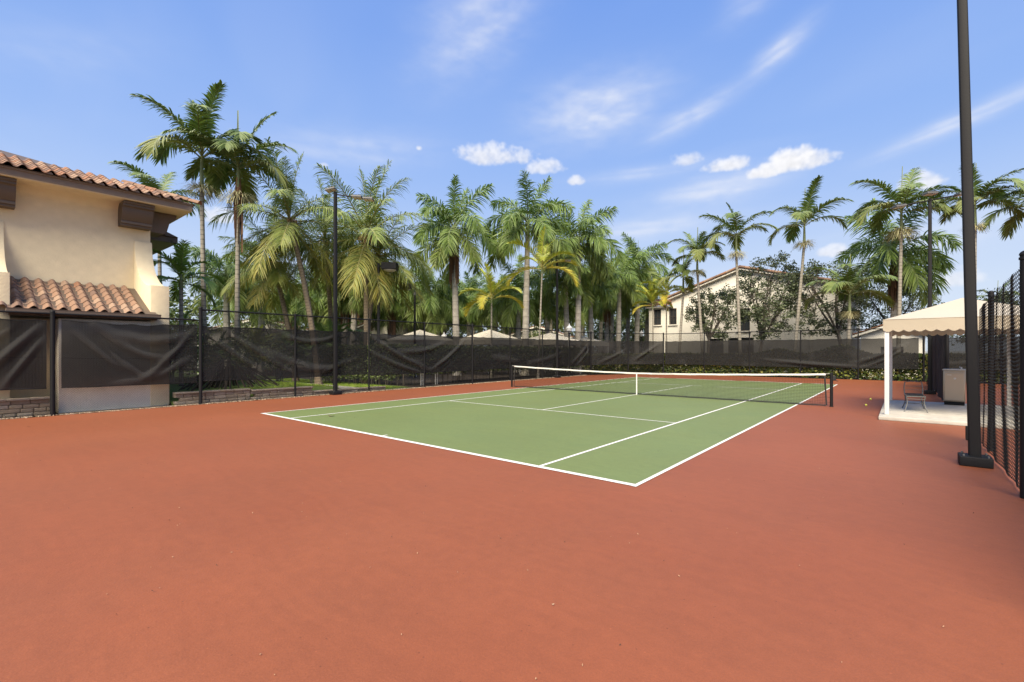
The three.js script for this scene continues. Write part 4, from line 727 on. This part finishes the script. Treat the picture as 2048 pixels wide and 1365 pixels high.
palm('royal', -23.89, -19.74, -24.05, 7.5, -19.61, 3.0, 'distant royal palm directly right of the golden palm', royalFar);
palm('royal', -20.4, -17.44, -20.47, 6.81, -17.38, 2.8, 'low distant royal palm left of the tallest smooth trunk', royalFar);
palm('royal', -13.4, -19.5, -13.5, 8.1, -19.4, 3.3, 'royal palm first right of the broad one towards the pale house', { fr: 16 });
palm('royal', -14.77, -24.7, -14.66, 7.63, -24.79, 3.0, 'lower royal palm, second in the row receding to the pale house', royalFar);
palm('royal', -12.44, -22.73, -12.33, 8.79, -22.82, 3.2, 'royal palm with clean pale trunk, third in the row receding to the pale house', royalFar);
palm('royal', -14.53, -28.8, -14.32, 8.43, -28.97, 3.0, 'royal palm with reddish trunk, fourth in the row receding to the pale house', royalFar);
palm('royal', -11.99, -25.7, -11.8, 10.54, -25.86, 3.3, 'taller royal palm nearest the left edge of the pale house', { ...royalFar, spear: true });
palm('gold', -7.9, -20.3, -7.95, 5.9, -20.3, 2.0, 'small yellow green palm in front of the pale house left corner');
palm('gold', -6.95, -20.79, -6.95, 6.9, -20.79, 2.1, 'thin light green palm right of the small one at the pale house corner');
palm('slim', -5.65, -19.92, -5.31, 8.11, -20.2, 2.2, 'lowest slim palm in front of the pale house roof', { bloom: 0.6 });
palm('slim', -3.46, -19.5, -3.9, 9.44, -19.3, 2.5, 'slim palm with leaning white trunk left of the house gable', { bloom: 0.9 });
palm('slim', -0.8, -19.6, -1.11, 10.49, -19.5, 3.0, 'slim palm with a tall upright frond before the house gable', { bloom: 1, fr: 9, upright: true, spear: false });
palm('slim', 2.37, -20.72, 3.01, 11.0, -21.25, 3.1, 'slim palm with thin spear and drooping fronds right of the gable', { bloom: 1.05, fr: 8 });
palm('slim', 5.66, -19.5, 5.79, 5.7, -19.5, 3.0, 'low slim palm with yellow drooping frond before the leaning tree', { bloom: 0.9 });
palm('slim', 8.22, -20.38, 8.4, 10.84, -20.52, 3.3, 'slim palm with large flower cluster left of the right hand flood lights', { bloom: 1.3, fr: 11 });
palm('royal', 8.01, -24.09, 8.03, 8.81, -24.12, 3.9, 'royal palm with broad drooping crown behind the cream tent', { fr: 18, dead: 4 });
palm('slim', 11.59, -19.5, 11.66, 10.39, -19.5, 2.7, 'slim palm half hidden behind the near light pole', { bloom: 0.9 });
palm('slim', 14.49, -20.37, 14.49, 9.63, -20.37, 3.0, 'slim palm whose fronds enter at the right edge');
palm('slim', 14.92, -41.5, 14.92, 6.46, -41.5, 2.0, 'tiny far palm right of the near light pole');
palm('royal', -27.84, 5.62, -27.92, 7.48, 5.68, 2.9, 'royal palm in the gap between the two slim palms by the house', royalFar);
palm('royal', -28.19, 3.31, -28.08, 7.09, 3.21, 2.8, 'low royal palm behind the leaning coconut palms', royalFar);
palm('royal', -31.05, -13.8, -30.97, 6.71, -13.87, 2.8, 'far royal palm behind the smaller box lamp', royalFar);
palm('royal', -17.03, -17.63, -17.06, 7.05, -17.6, 3.0, 'royal palm filling the gap right of the tallest smooth trunk', royalFar);
palm('royal', -18.7, -26.63, -18.66, 6.91, -26.67, 2.8, 'far royal palm peeping right of the white lantern', royalFar);
palm('royal', -30.43, -16.91, -30.52, 6.63, -16.84, 2.8, 'far royal palm left of the brown skirted tall one', royalFar);
palm('royal', -30.05, -22.42, -30.05, 6.83, -22.42, 2.8, 'far low royal palm behind the golden palm', royalFar);
palm('royal', -31.26, -3.24, -31.43, 7.04, -3.1, 2.9, 'far royal palm left of the flood light pole', royalFar);
palm('royal', -31.41, -8.31, -31.33, 6.81, -8.37, 2.9, 'far royal palm behind the large upright coconut palm', royalFar);

[[-34.33, 2.64, 6.5, 'far palm low between the two slim trunks'], [-35.57, -2.63, 7.1, 'far palm left of the leaning coconut trunk'], [-29.21, -2.34, 6.2, 'far palm right of the leaning coconut trunk'], [-33.62, -8.72, 7.9, 'far palm straight behind the flood light pole'],
  [-36.98, -15.12, 7.9, 'far palm between flood light pole and upright coconut'], [-32.9, -15.5, 7.2, 'far palm right of the large box lamp'], [-36.3, -21.2, 7.6, 'far palm between the two box lamps'], [-27.1, -13.0, 6.7, 'far palm right of the smaller box lamp head'],
  [-31.1, -22.0, 8.0, 'far palm hidden behind the brown skirted trunk'], [-30.2, -27.6, 7.8, 'far palm left of the golden palm crown'], [-21.1, -14.8, 6.4, 'far palm right of the golden palm crown'], [-16.9, -13.0, 6.8, 'far palm behind the yellow green arching palm'],
  [-21.2, -23.9, 7.2, 'far palm behind the white lantern'], [-18.3, -29.8, 8.8, 'far palm behind the receding palm row'], [-18.6, -33.0, 8.6, 'farthest palm right of the receding row'], [-13.2, -30.8, 7.9, 'far palm touching the pale house corner']].forEach(([x, z, h, l], i) => palm('royal', x, z, x + 0.2, h, z, 2.9 + (i % 3) * 0.25, l, { ...royalFar, fr: 16, dead: i % 4 === 1 ? 2 : 0 }));
// ------------------------------------------------------------------ broadleaf trees, hedges, shrubs
function leafCloud(S, R, c, r, n, size, pal, flat = 0.8) {
  for (let k = 0; k < n; k++) {
    let x, y, z; do { x = R() * 2 - 1; y = R() * 2 - 1; z = R() * 2 - 1; } while (x * x + y * y + z * z > 1);
    leafAt(S, R, c.x + x * r, c.y + y * r * flat, c.z + z * r, size * (0.6 + 0.8 * R()), pal);
  }
}
function leafAt(S, R, x, y, z, s, pal, up = 0.3) {
  const a = R() * 6.283, e = (R() - 0.35) * 1.5, d = V(Math.cos(a) * Math.cos(e), Math.sin(e), Math.sin(a) * Math.cos(e)), w = V(R() - 0.5, (R() - 0.5) * 0.8 + 0.05, R() - 0.5); w.addScaledVector(d, -w.dot(d)).normalize();
  const c = pal[Math.floor(R() * pal.length)], k = 0.75 + R() * 0.5, cc = [c[0] * k, c[1] * k, c[2] * k], n = d.clone().cross(w).multiplyScalar(0.12 * s);
  const i = S.vert(x, y, z, cc); S.vert(x + d.x * s * 0.5 + w.x * s * 0.3 + n.x, y + d.y * s * 0.5 + w.y * s * 0.3 + n.y, z + d.z * s * 0.5 + w.z * s * 0.3 + n.z, cc); S.vert(x + d.x * s, y + d.y * s, z + d.z * s, cc); S.vert(x + d.x * s * 0.5 - w.x * s * 0.3 + n.x, y + d.y * s * 0.5 - w.y * s * 0.3 + n.y, z + d.z * s * 0.5 - w.z * s * 0.3 + n.z, cc);
  S.i.push(i, i + 1, i + 2, i, i + 2, i + 3);
}
function limb(a, b, r0, r1, R) { const m = a.clone().lerp(b, 0.5).add(V((R() - 0.5) * 0.25, 0.1 * R(), (R() - 0.5) * 0.25).multiplyScalar(a.distanceTo(b) * 0.5)); const c = new THREE.QuadraticBezierCurve3(a, m, b), g = new THREE.TubeGeometry(c, 6, 1, 6), p = g.attributes.position; for (let k = 0; k <= 6; k++) { const q = c.getPoint(k / 6), r = lerp(r0, r1, k / 6); for (let j = 0; j <= 6; j++) { const i = k * 7 + j; p.setXYZ(i, q.x + (p.getX(i) - q.x) * r, q.y + (p.getY(i) - q.y) * r, q.z + (p.getZ(i) - q.z) * r); } } g.computeVertexNormals(); return g; }
const DARK = [[0.095, 0.13, 0.055], [0.12, 0.155, 0.065], [0.17, 0.20, 0.095], [0.10, 0.13, 0.07]];
let treeNo = 0;
function tree(label, x, z, cx, cy, cz, rx, ry, rz, clumps, opt = {}) {
  const n = treeNo++, R = rng(7000 + n * 13), t = thing('broadleaf_tree', label, 'tree', [x, 0, z], 0, opt.group), C = V(cx - x, cy, cz - z), fork = V((cx - x) * 0.35, opt.fork ?? cy - ry * 0.95, (cz - z) * 0.35), G = [], S = new Soup();
  G.push(limb(V(0, -0.05, 0), fork, opt.tr ?? 0.13, (opt.tr ?? 0.13) * 0.75, R));
  const L = []; for (let k = 0; k < 6; k++) { const a = k / 6 * 6.28 + R(), e = C.clone().add(V(Math.cos(a) * rx * 0.55, ry * (R() - 0.2) * 0.8, Math.sin(a) * rz * 0.55)); L.push(e); G.push(limb(fork, e, (opt.tr ?? 0.13) * 0.55, 0.025, R)); }
  for (let k = 0; k < clumps; k++) {
    const a = R() * 6.28, u = R() * 2 - 1, q = Math.sqrt(1 - u * u), rr = 0.45 + 0.55 * Math.sqrt(R()), c = C.clone().add(V(Math.cos(a) * q * rx * rr, u * ry * rr, Math.sin(a) * q * rz * rr));
    let best = L[0]; for (const e of L) if (e.distanceTo(c) < best.distanceTo(c)) best = e;
    if (!opt.plain) G.push(limb(best.clone().lerp(fork, R() * 0.4), c, 0.02, 0.006, R));
    leafCloud(S, R, c, (opt.cr ?? 0.42) * (0.6 + 0.7 * R()), opt.per ?? 70, opt.leaf ?? 0.16, opt.pal ?? DARK);
  }
  part('trunk', merge(G), M.bark, t); part('crown', S.geo(), M.leaf, t);
}
tree('dark small leaved tree left of the house gable', -4.0, -21.6, -3.4, 5.0, -22, 2.3, 2.4, 1.6, 95, { tr: 0.14 });
tree('dark open crowned tree before the middle of the pale house', -0.2, -22.2, 0.5, 6.0, -22.4, 2.5, 3.6, 1.7, 120, { tr: 0.14 });
tree('leaning dark tree with long bare branches right of the slim palms', 5.4, -22, 4.1, 5.6, -22.6, 2.7, 2.8, 1.7, 110, { tr: 0.17 });
tree('dark bushy tree beyond the left side of the cream tent', 8.0, -29, 7.8, 5.3, -29, 3.0, 2.4, 2.2, 80, { tr: 0.2, leaf: 0.16, cr: 0.5 });
tree('dark tree beyond the fence right of the cabinet', 12.5, -27, 12.5, 4.0, -27, 3.2, 2.0, 2.2, 70, { tr: 0.2, leaf: 0.16, cr: 0.5 });
const midG = [[0.09, 0.13, 0.03], [0.13, 0.18, 0.04], [0.17, 0.21, 0.05], [0.08, 0.12, 0.04]];
[[-45, 14.5, 'leftmost'], [-44.5, 5, 'second from left'], [-42, -4, 'third from left'], [-43, -12.5, 'fourth from left'], [-36, -17, 'fifth from left'], [-37, -26, 'sixth from left'], [-29.5, -30.5, 'seventh from left'], [-23, -34, 'eighth from left'], [-19.5, -41, 'ninth from left'], [-14.5, -38, 'rightmost']].forEach(([x, z, w], i) => tree(`distant green tree behind the palm trunks, ${w} of the row`, x, z, x, 3.5 + (i % 3) * 0.5, z, 4.6, 3.2 + (i % 2) * 0.5, 3, 60, { group: 'distant trees behind the palms', leaf: 0.4, cr: 1.1, per: 60, pal: midG, plain: true, tr: 0.25, fork: 1.4 }));
// hedges: a dense shell of leaves over crowded stems
function hedge(label, A, B, w, h, y0, per, size, pal, opt = {}) {
  const R = rng(Math.round((A[0] + B[1]) * 100) >>> 0), t = thing('hedge', label, 'hedge'), L = Math.hypot(B[0] - A[0], B[1] - A[1]), dx = (B[0] - A[0]) / L, dz = (B[1] - A[1]) / L, S = new Soup(), N = Math.round(L * per);
  for (let k = 0; k < N; k++) {
    const u = R() * L, side = R(), top = h + 0.12 * (fbm(u * 1.5, 3, 3, 2) - 0.5) + (opt.bump ? opt.bump(u / L) : 0); let v, y;
    if (side < 0.42) { v = w / 2 * (0.75 + 0.3 * R()); y = lerp(y0, top, Math.pow(R(), 0.8)); } else if (side < 0.55) { v = -w / 2 * (0.75 + 0.3 * R()); y = lerp(y0, top, R()); } else if (side < 0.8) { v = (R() - 0.5) * w; y = top - 0.12 * R(); } else { v = (R() - 0.5) * w; y = lerp(y0, top, R()); }
    v += 0.1 * (fbm(u * 2.2, y * 2.2, 2, 6) - 0.5);
    leafAt(S, R, A[0] + dx * u - dz * v, y, A[1] + dz * u + dx * v, size * (0.6 + 0.8 * R()), pal);
  }
  part('foliage', S.geo(), M.leaf, t);
  const st = []; for (let k = 0; k < L * 7; k++) { const u = R() * L, v = (R() - 0.5) * w * 0.8, x = A[0] + dx * u - dz * v, z = A[1] + dz * u + dx * v; st.push(rod([x, 0, z], [x + (R() - 0.5) * 0.25, h * (0.6 + 0.3 * R()), z + (R() - 0.5) * 0.25], 0.008 + R() * 0.012, 4)); }
  part('stems', merge(st), M.bark, t).userData.kind = 'stuff'; return t;
}
const hedgeG = [[0.11, 0.16, 0.04], [0.15, 0.21, 0.05], [0.20, 0.26, 0.06], [0.12, 0.16, 0.055]];
const hedgeY = [[0.10, 0.16, 0.03], [0.19, 0.27, 0.035], [0.32, 0.36, 0.045], [0.11, 0.17, 0.035], [0.50, 0.47, 0.12], [0.07, 0.12, 0.03]];
hedge('clipped dark hedge slanting from the lawn to the left fence', [-11.4, 3.4], [-16.5, 5.2], 0.9, 2.1, 0.3, 1500, 0.13, hedgeG);
hedge('long clipped dark hedge behind the left fence and garden tents', [-11.3, -13.5], [-11.3, 3.4], 0.8, 2.05, 0.55, 1400, 0.13, hedgeG);
hedge('leafy yellow green hedge along the far fence', [22, -19.25], [-8.3, -19.25], 0.8, 1.55, 0.04, 1300, 0.19, hedgeY, { bump: (u) => 0.55 * Math.exp(-(((u - 0.55) / 0.035) ** 2)) + 0.35 * Math.exp(-(((u - 0.67) / 0.03) ** 2)) });
hedge('low hedge behind the cut off fence corner', [-7.6, -19], [-10.9, -13.9], 0.7, 1.5, 0.06, 1200, 0.17, hedgeY);
// spiky undergrowth beside the lawn
function clumpPalm(label, x, z, h, L, n, kind = 'bush') {
  const t = thing('clump_palm', label, 'plant', [x, 0, z]), R = rng(Math.round(x * 31 + z * 17) >>> 0);
  for (let i = 0; i < n; i++) { const m = part('frond', frondGeo(kind, Math.round(R() * 4) / 7, i % 3), M.leaf, t, [(R() - 0.5) * 0.5, h * (0.5 + 0.5 * R()), (R() - 0.5) * 0.5]); m.rotation.y = R() * 6.3; m.scale.setScalar(L / L0 * (0.7 + 0.5 * R())); }
  const st = []; for (let k = 0; k < 7; k++) st.push(rod([(R() - 0.5) * 0.3, 0, (R() - 0.5) * 0.3], [(R() - 0.5) * 0.6, h, (R() - 0.5) * 0.6], 0.025, 6)); part('stems', merge(st), M.trunkSlim, t);
}
clumpPalm('bright green clumping palm left of the slim palm trunks', -13.9, 11.1, 1.7, 1.3, 22);
clumpPalm('bright yellow green clumping palm between the slim trunks above the windscreen', -14.2, 9.4, 1.7, 1.5, 24, 'gold');
clumpPalm('dark spiky clumping palm above the windscreen below the coconut palms', -15.0, 7.8, 1.8, 1.5, 24);
clumpPalm('dark clumping palm at the foot of the leaning coconut trunk', -15.6, 5.9, 1.6, 1.5, 22);
clumpPalm('green clumping palm behind the flood light pole', -17.5, 4.0, 2.0, 1.9, 24);
clumpPalm('green clumping palm at the foot of the large coconut palm', -17.2, 1.6, 1.8, 1.9, 22);
clumpPalm('low clumping palm behind the house corner', -17.5, 11.6, 2.0, 1.8, 22);
{ // mound of dark aerial roots and shrub behind the windscreen
  const t = thing('rooted_shrub', 'dark shrub with tangled roots behind the left windscreen', 'shrub', [-12.2, 0.3, 11.0]), R = rng(77), G = [], S = new Soup();
  for (let k = 0; k < 60; k++) { const a = R() * 6.3, r = 0.6 + R() * 1.5; G.push(tube([[Math.cos(a) * 0.3, 0.7 + R() * 0.5, Math.sin(a) * 0.3], [Math.cos(a) * r * 0.6, 0.35 + R() * 0.3, Math.sin(a) * r * 0.6], [Math.cos(a) * r, -0.02, Math.sin(a) * r]], 0.015 + R() * 0.025, 5, 5)); }
  part('roots', merge(G), M.root, t).userData.kind = 'stuff';
  for (let k = 0; k < 44; k++) leafCloud(S, R, V((R() - 0.5) * 3.4, 0.9 + R() * 1.1, (R() - 0.5) * 3.4), 0.4, 60, 0.1, hedgeG); part('foliage', S.geo(), M.leaf, t);
}
{ // picket fence in front of the long hedge
  const t = thing('picket_fence', 'black metal picket fence between hedge and left court fence', 'fence'), G = [];
  for (let z = 0.4; z > -11.5; z -= 0.12) G.push(box(0.018, 1.25, 0.018, -10.65, 0.66, z)); part('pickets', merge(G), M.black, t).userData.kind = 'stuff';
  for (const y of [0.15, 1.05, 1.2]) part('rail', box(0.03, 0.03, 11.9, -10.65, y, -5.55), M.black, t);
}

for (const [x, z, l] of [[-10.95, 2.35, 'slender white gate post left of the pair under the swagged windscreen'], [-11.0, 1.3, 'slender white gate post right of the pair under the swagged windscreen']]) {
  const t = thing('gate_post', l, 'post', [x, 0, z]); part('upright', rbox(0.05, 1.05, 0.05, 0.008, 0, 0.525, 0), M.white, t); part('upright', rbox(0.03, 0.95, 0.03, 0.005, 0, 0.475, -0.14), M.white, t); part('cross_bar', rbox(0.025, 0.025, 0.14, 0.004, 0, 0.9, -0.07), M.white, t); part('cross_bar', rbox(0.025, 0.025, 0.14, 0.004, 0, 0.25, -0.07), M.white, t);
}
// ------------------------------------------------------------------ garden tents and houses behind
[[-19.9, -4.9, 2.0, 3.43, 'left most cream garden tent peak above the hedge, by a box lamp post'], [-15.4, -7.9, 1.9, 3.43, 'second cream garden tent from left, right of the tall brown skirted palm'], [-12.75, -12.0, 1.75, 3.25, 'third cream garden tent from left, beside the white lantern'], [-14.4, -19.2, 1.9, 3.25, 'small rightmost cream garden tent peak behind the white lantern']].forEach(([x, z, w, pk, l]) => {
  const t = thing('garden_tent', l, 'tent', [x, 0, z], 0, 'cream garden tents behind the hedge'); canopy(t, w, w, 2.6, pk, 0.36, M.canvasPale, 0.25);
  for (const a of [-1, 1]) for (const b of [-1, 1]) part('post', box(0.08, 2.6, 0.08, a * (w - 0.06), 1.3, b * (w - 0.06)), M.white, t);
});
function barrels(w, l, pitch = 0.26) { // tiled slope in the xz plane: x along the eave, z up the slope
  const P = [], I = [], n = Math.round(w / pitch), m = Math.round(l / 0.4), k = 6;
  for (let j = 0; j <= m * 2; j++) for (let i = 0; i <= n * k; i++) { const u = (i % k) / k, row = Math.floor(j / 2), z = j % 2 ? (row + 1) * l / m : row * l / m, st = (j % 2 ? 0 : 0.035); P.push(i / k * w / n - w / 2, 0.075 * Math.sin(Math.PI * u) + st, Math.min(z, l)); }
  const c = n * k + 1; for (let j = 0; j < m * 2; j++) for (let i = 0; i < n * k; i++) { const a = j * c + i; I.push(a, a + c, a + 1, a + 1, a + c, a + c + 1); }
  const g = new THREE.BufferGeometry(); g.setAttribute('position', new THREE.Float32BufferAttribute(P, 3)); g.setAttribute('uv', new THREE.Float32BufferAttribute(P.filter((_, i) => i % 3 !== 1), 2)); g.setIndex(I); g.computeVertexNormals(); return g;
}
function slopeTiles(parent, A, B, C, D) { // eave A-B, ridge D-C
  const e = B.clone().sub(A), w = e.length(), up = D.clone().sub(A), z = up.clone().addScaledVector(e, -up.dot(e) / (w * w)), l = z.length(), g = barrels(w, l), m = part('tile_slope', g, M.farTiles, parent);
  const X = e.normalize(), Z = z.normalize(), Y = Z.clone().cross(X); if (Y.y < 0) Y.negate(); m.applyMatrix4(new THREE.Matrix4().makeBasis(X, Y, Z)); m.position.copy(A.clone().add(B).multiplyScalar(0.5)); m.userData.kind = 'stuff'; return m;
}
function window_(parent, x0, x1, y0, y1, z, opt = {}) {
  const w = part('window', merge([box(x1 - x0 + 0.02, 0.06, 0.07, (x0 + x1) / 2, y0 + 0.03, 0), box(x1 - x0 + 0.02, 0.06, 0.07, (x0 + x1) / 2, y1 - 0.03, 0), box(0.06, y1 - y0, 0.07, x0 + 0.03, (y0 + y1) / 2, 0), box(0.06, y1 - y0, 0.07, x1 - 0.03, (y0 + y1) / 2, 0), box(x1 - x0, 0.045, 0.06, (x0 + x1) / 2, (y0 + y1) / 2, 0), box(0.035, y1 - y0, 0.06, (x0 + x1) / 2, (y0 + y1) / 2, 0)]), M.frame, parent, [0, 0, z - 0.12]);
  part('pane', box(x1 - x0, y1 - y0, 0.012, (x0 + x1) / 2, (y0 + y1) / 2, -0.03), opt.blind ? M.lens : M.glass, w);
  part('sill', box(x1 - x0 + 0.24, 0.1, 0.2, (x0 + x1) / 2, y0 - 0.06, 0.14), M.wallFar, w);
  if (opt.grille) { const G = []; for (let k = 0; k <= 5; k++) G.push(rod([lerp(x0, x1, k / 5), y0, 0.17], [lerp(x0, x1, k / 5), y1, 0.17], 0.016)); for (const y of [y0, (y0 + y1) / 2, y1]) G.push(rod([x0, y, 0.17], [x1, y, 0.17], 0.016)); for (let k = 0; k < 3; k++) G.push(new THREE.TorusGeometry(0.1, 0.012, 5, 12).translate(lerp(x0, x1, 0.3 + k * 0.2), lerp(y0, y1, 0.3 + 0.2 * (k % 2)), 0.17)); part('grille', merge(G), M.frame, w); }
}
{
  const h = thing('pale_house', 'pale two storey house with tiled gable roof beyond the far fence', 'house'), z = -27, W = [[-10.7, -9.95, 4.4, 5.95], [-9.1, -8.4, 4.4, 5.95], [-6.6, -5.8, 4.3, 5.8], [-2.9, -1.9, 3.6, 5.6], [-0.9, 0.1, 4.6, 6.0], [-5.4, -4.1, 1.0, 2.95], [-3.7, -1.6, 1.0, 3.0]];
  part('wall', metric(extr([[-11.2, 0], [5.4, 0], [5.4, 6.82], [-2.6, 9.0], [-8.9, 6.85], [-8.9, 6.1], [-11.2, 6.1]], 0.3, W.map((w) => rectPath(...w))).translate(0, 0, z - 0.3)), M.wallFar, h);
  part('side_wall', metric(box(0.3, 6.1, 9, -11.05, 3.05, z - 4.8)), M.wallFar, h); part('side_wall', metric(box(0.3, 6.7, 9, 5.25, 3.35, z - 4.8)), M.wallFar, h); part('back_wall', metric(box(16.6, 6.1, 0.3, -2.9, 3.05, z - 9.3)), M.wallFar, h);
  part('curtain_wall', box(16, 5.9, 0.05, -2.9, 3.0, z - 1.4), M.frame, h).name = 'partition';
  W.forEach((w, i) => window_(h, ...w, z, { grille: i === 1, blind: i === 4 }));
  part('downpipe', rod([2.6, 0.2, z + 0.06], [2.6, 7.4, z + 0.06], 0.05), M.wallFar, h);
  const rf = part('roof', metric(extr([[-9.15, 6.78], [-2.6, 9.02], [5.9, 6.7], [5.9, 6.85], [-2.6, 9.2], [-9.15, 6.95]], 9.9).translate(0, 0, z - 9.5)), M.wallFar, h);
  slopeTiles(rf, V(-9.2, 7.0, z - 9.5), V(-9.2, 7.0, z + 0.45), V(-2.6, 9.25, z + 0.45), V(-2.6, 9.25, z - 9.5)); slopeTiles(rf, V(5.95, 6.88, z + 0.45), V(5.95, 6.88, z - 9.5), V(-2.6, 9.25, z - 9.5), V(-2.6, 9.25, z + 0.45));
  for (let k = 0; k < 24; k++) part('ridge_tile', new THREE.CylinderGeometry(0.12, 0.14, 0.44, 8, 1, true, -Math.PI / 2, Math.PI).rotateX(-Math.PI / 2), M.tiles[k % 5], rf, [-2.6, 9.24, z + 0.3 - k * 0.4]);
  for (const [x0, y0, x1, y1] of [[-9.15, 7.03, -2.6, 9.27], [5.95, 6.93, -2.6, 9.27]]) { const n = Math.round(Math.hypot(x1 - x0, y1 - y0) / 0.4); for (let k = 0; k < n; k++) part('verge_tile', VT, M.tiles[(k * 3) % 5], rf, [lerp(x0, x1, (k + 0.5) / n), lerp(y0, y1, (k + 0.5) / n), z + 0.42], [0, 0, Math.atan2(y1 - y0, x1 - x0) + (x1 < x0 ? Math.PI : 0)]); }
  const lo = part('low_roof', metric(box(2.7, 0.12, 9.9, -10.05, 6.16, z - 4.6)), M.wallFar, h); slopeTiles(lo, V(-11.5, 6.2, z + 0.5), V(-8.8, 6.2, z + 0.5), V(-8.8, 7.1, z - 2.4), V(-11.5, 7.1, z - 2.4));
}
function lowHouse(label, x, z, w, d, wallH, pk, opt = {}) {
  const h = thing('garden_house', label, 'house', [x, 0, z], opt.turn ?? 0), W = opt.windows ?? [];
  part('wall', metric(extr([[-w / 2, 0], [w / 2, 0], [w / 2, wallH], [0, pk], [-w / 2, wallH]], 0.3, W.map((q) => rectPath(...q))).translate(0, 0, d / 2 - 0.3)), M.wallFar, h);
  part('side_wall', metric(merge([box(0.3, wallH, d - 0.3, -w / 2 + 0.15, wallH / 2, -0.15), box(0.3, wallH, d - 0.3, w / 2 - 0.15, wallH / 2, -0.15), box(w - 0.6, wallH, 0.3, 0, wallH / 2, -d / 2 + 0.15)])), M.wallFar, h);
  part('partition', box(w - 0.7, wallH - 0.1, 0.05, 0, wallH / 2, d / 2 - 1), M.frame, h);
  W.forEach((q) => window_(h, ...q, d / 2));
  const e = 0.45, k = (pk - wallH) / (w / 2), rf = part('roof', metric(extr([[-w / 2 - e, wallH - e * k + 0.02], [0, pk + 0.02], [w / 2 + e, wallH - e * k + 0.02], [w / 2 + e, wallH - e * k + 0.16], [0, pk + 0.18], [-w / 2 - e, wallH - e * k + 0.16]], d + 0.8).translate(0, 0, -d / 2 - 0.4)), M.wallFar, h);
  const y = wallH - e * k + 0.2; slopeTiles(rf, V(-w / 2 - e, y, -d / 2 - 0.4), V(-w / 2 - e, y, d / 2 + 0.4), V(0, pk + 0.22, d / 2 + 0.4), V(0, pk + 0.22, -d / 2 - 0.4)); slopeTiles(rf, V(w / 2 + e, y, d / 2 + 0.4), V(w / 2 + e, y, -d / 2 - 0.4), V(0, pk + 0.22, -d / 2 - 0.4), V(0, pk + 0.22, d / 2 + 0.4));
}
lowHouse('low pale outbuilding with red tiled roof left of the cream tent', 7.9, -24.4, 3.4, 3.2, 2.9, 3.5, { windows: [[-0.6, 0.6, 1.0, 2.1]] });
lowHouse('pale pool house gable seen between trunks left of the garden tents', -33, -12, 7, 8, 3.6, 5.0, { turn: 0.75, windows: [[-0.7, 0.7, 0.1, 2.4], [1.6, 2.6, 1.0, 2.4], [-2.6, -1.6, 1.0, 2.4]] });
lowHouse('far pale house with red roof glimpsed behind the garden tents', -29, -33, 10, 8, 3.2, 4.8, { turn: 0.5, windows: [[-3, -2, 1, 2.2], [2, 3, 1, 2.2]] });
lowHouse('far pale house at the left seen behind the coconut trunks', -48, -6, 14, 8, 3.4, 5.2, { turn: 0.9, windows: [[-4, -3, 1, 2.4], [3, 4, 1, 2.4]] });

renderer.render(scene, camera);
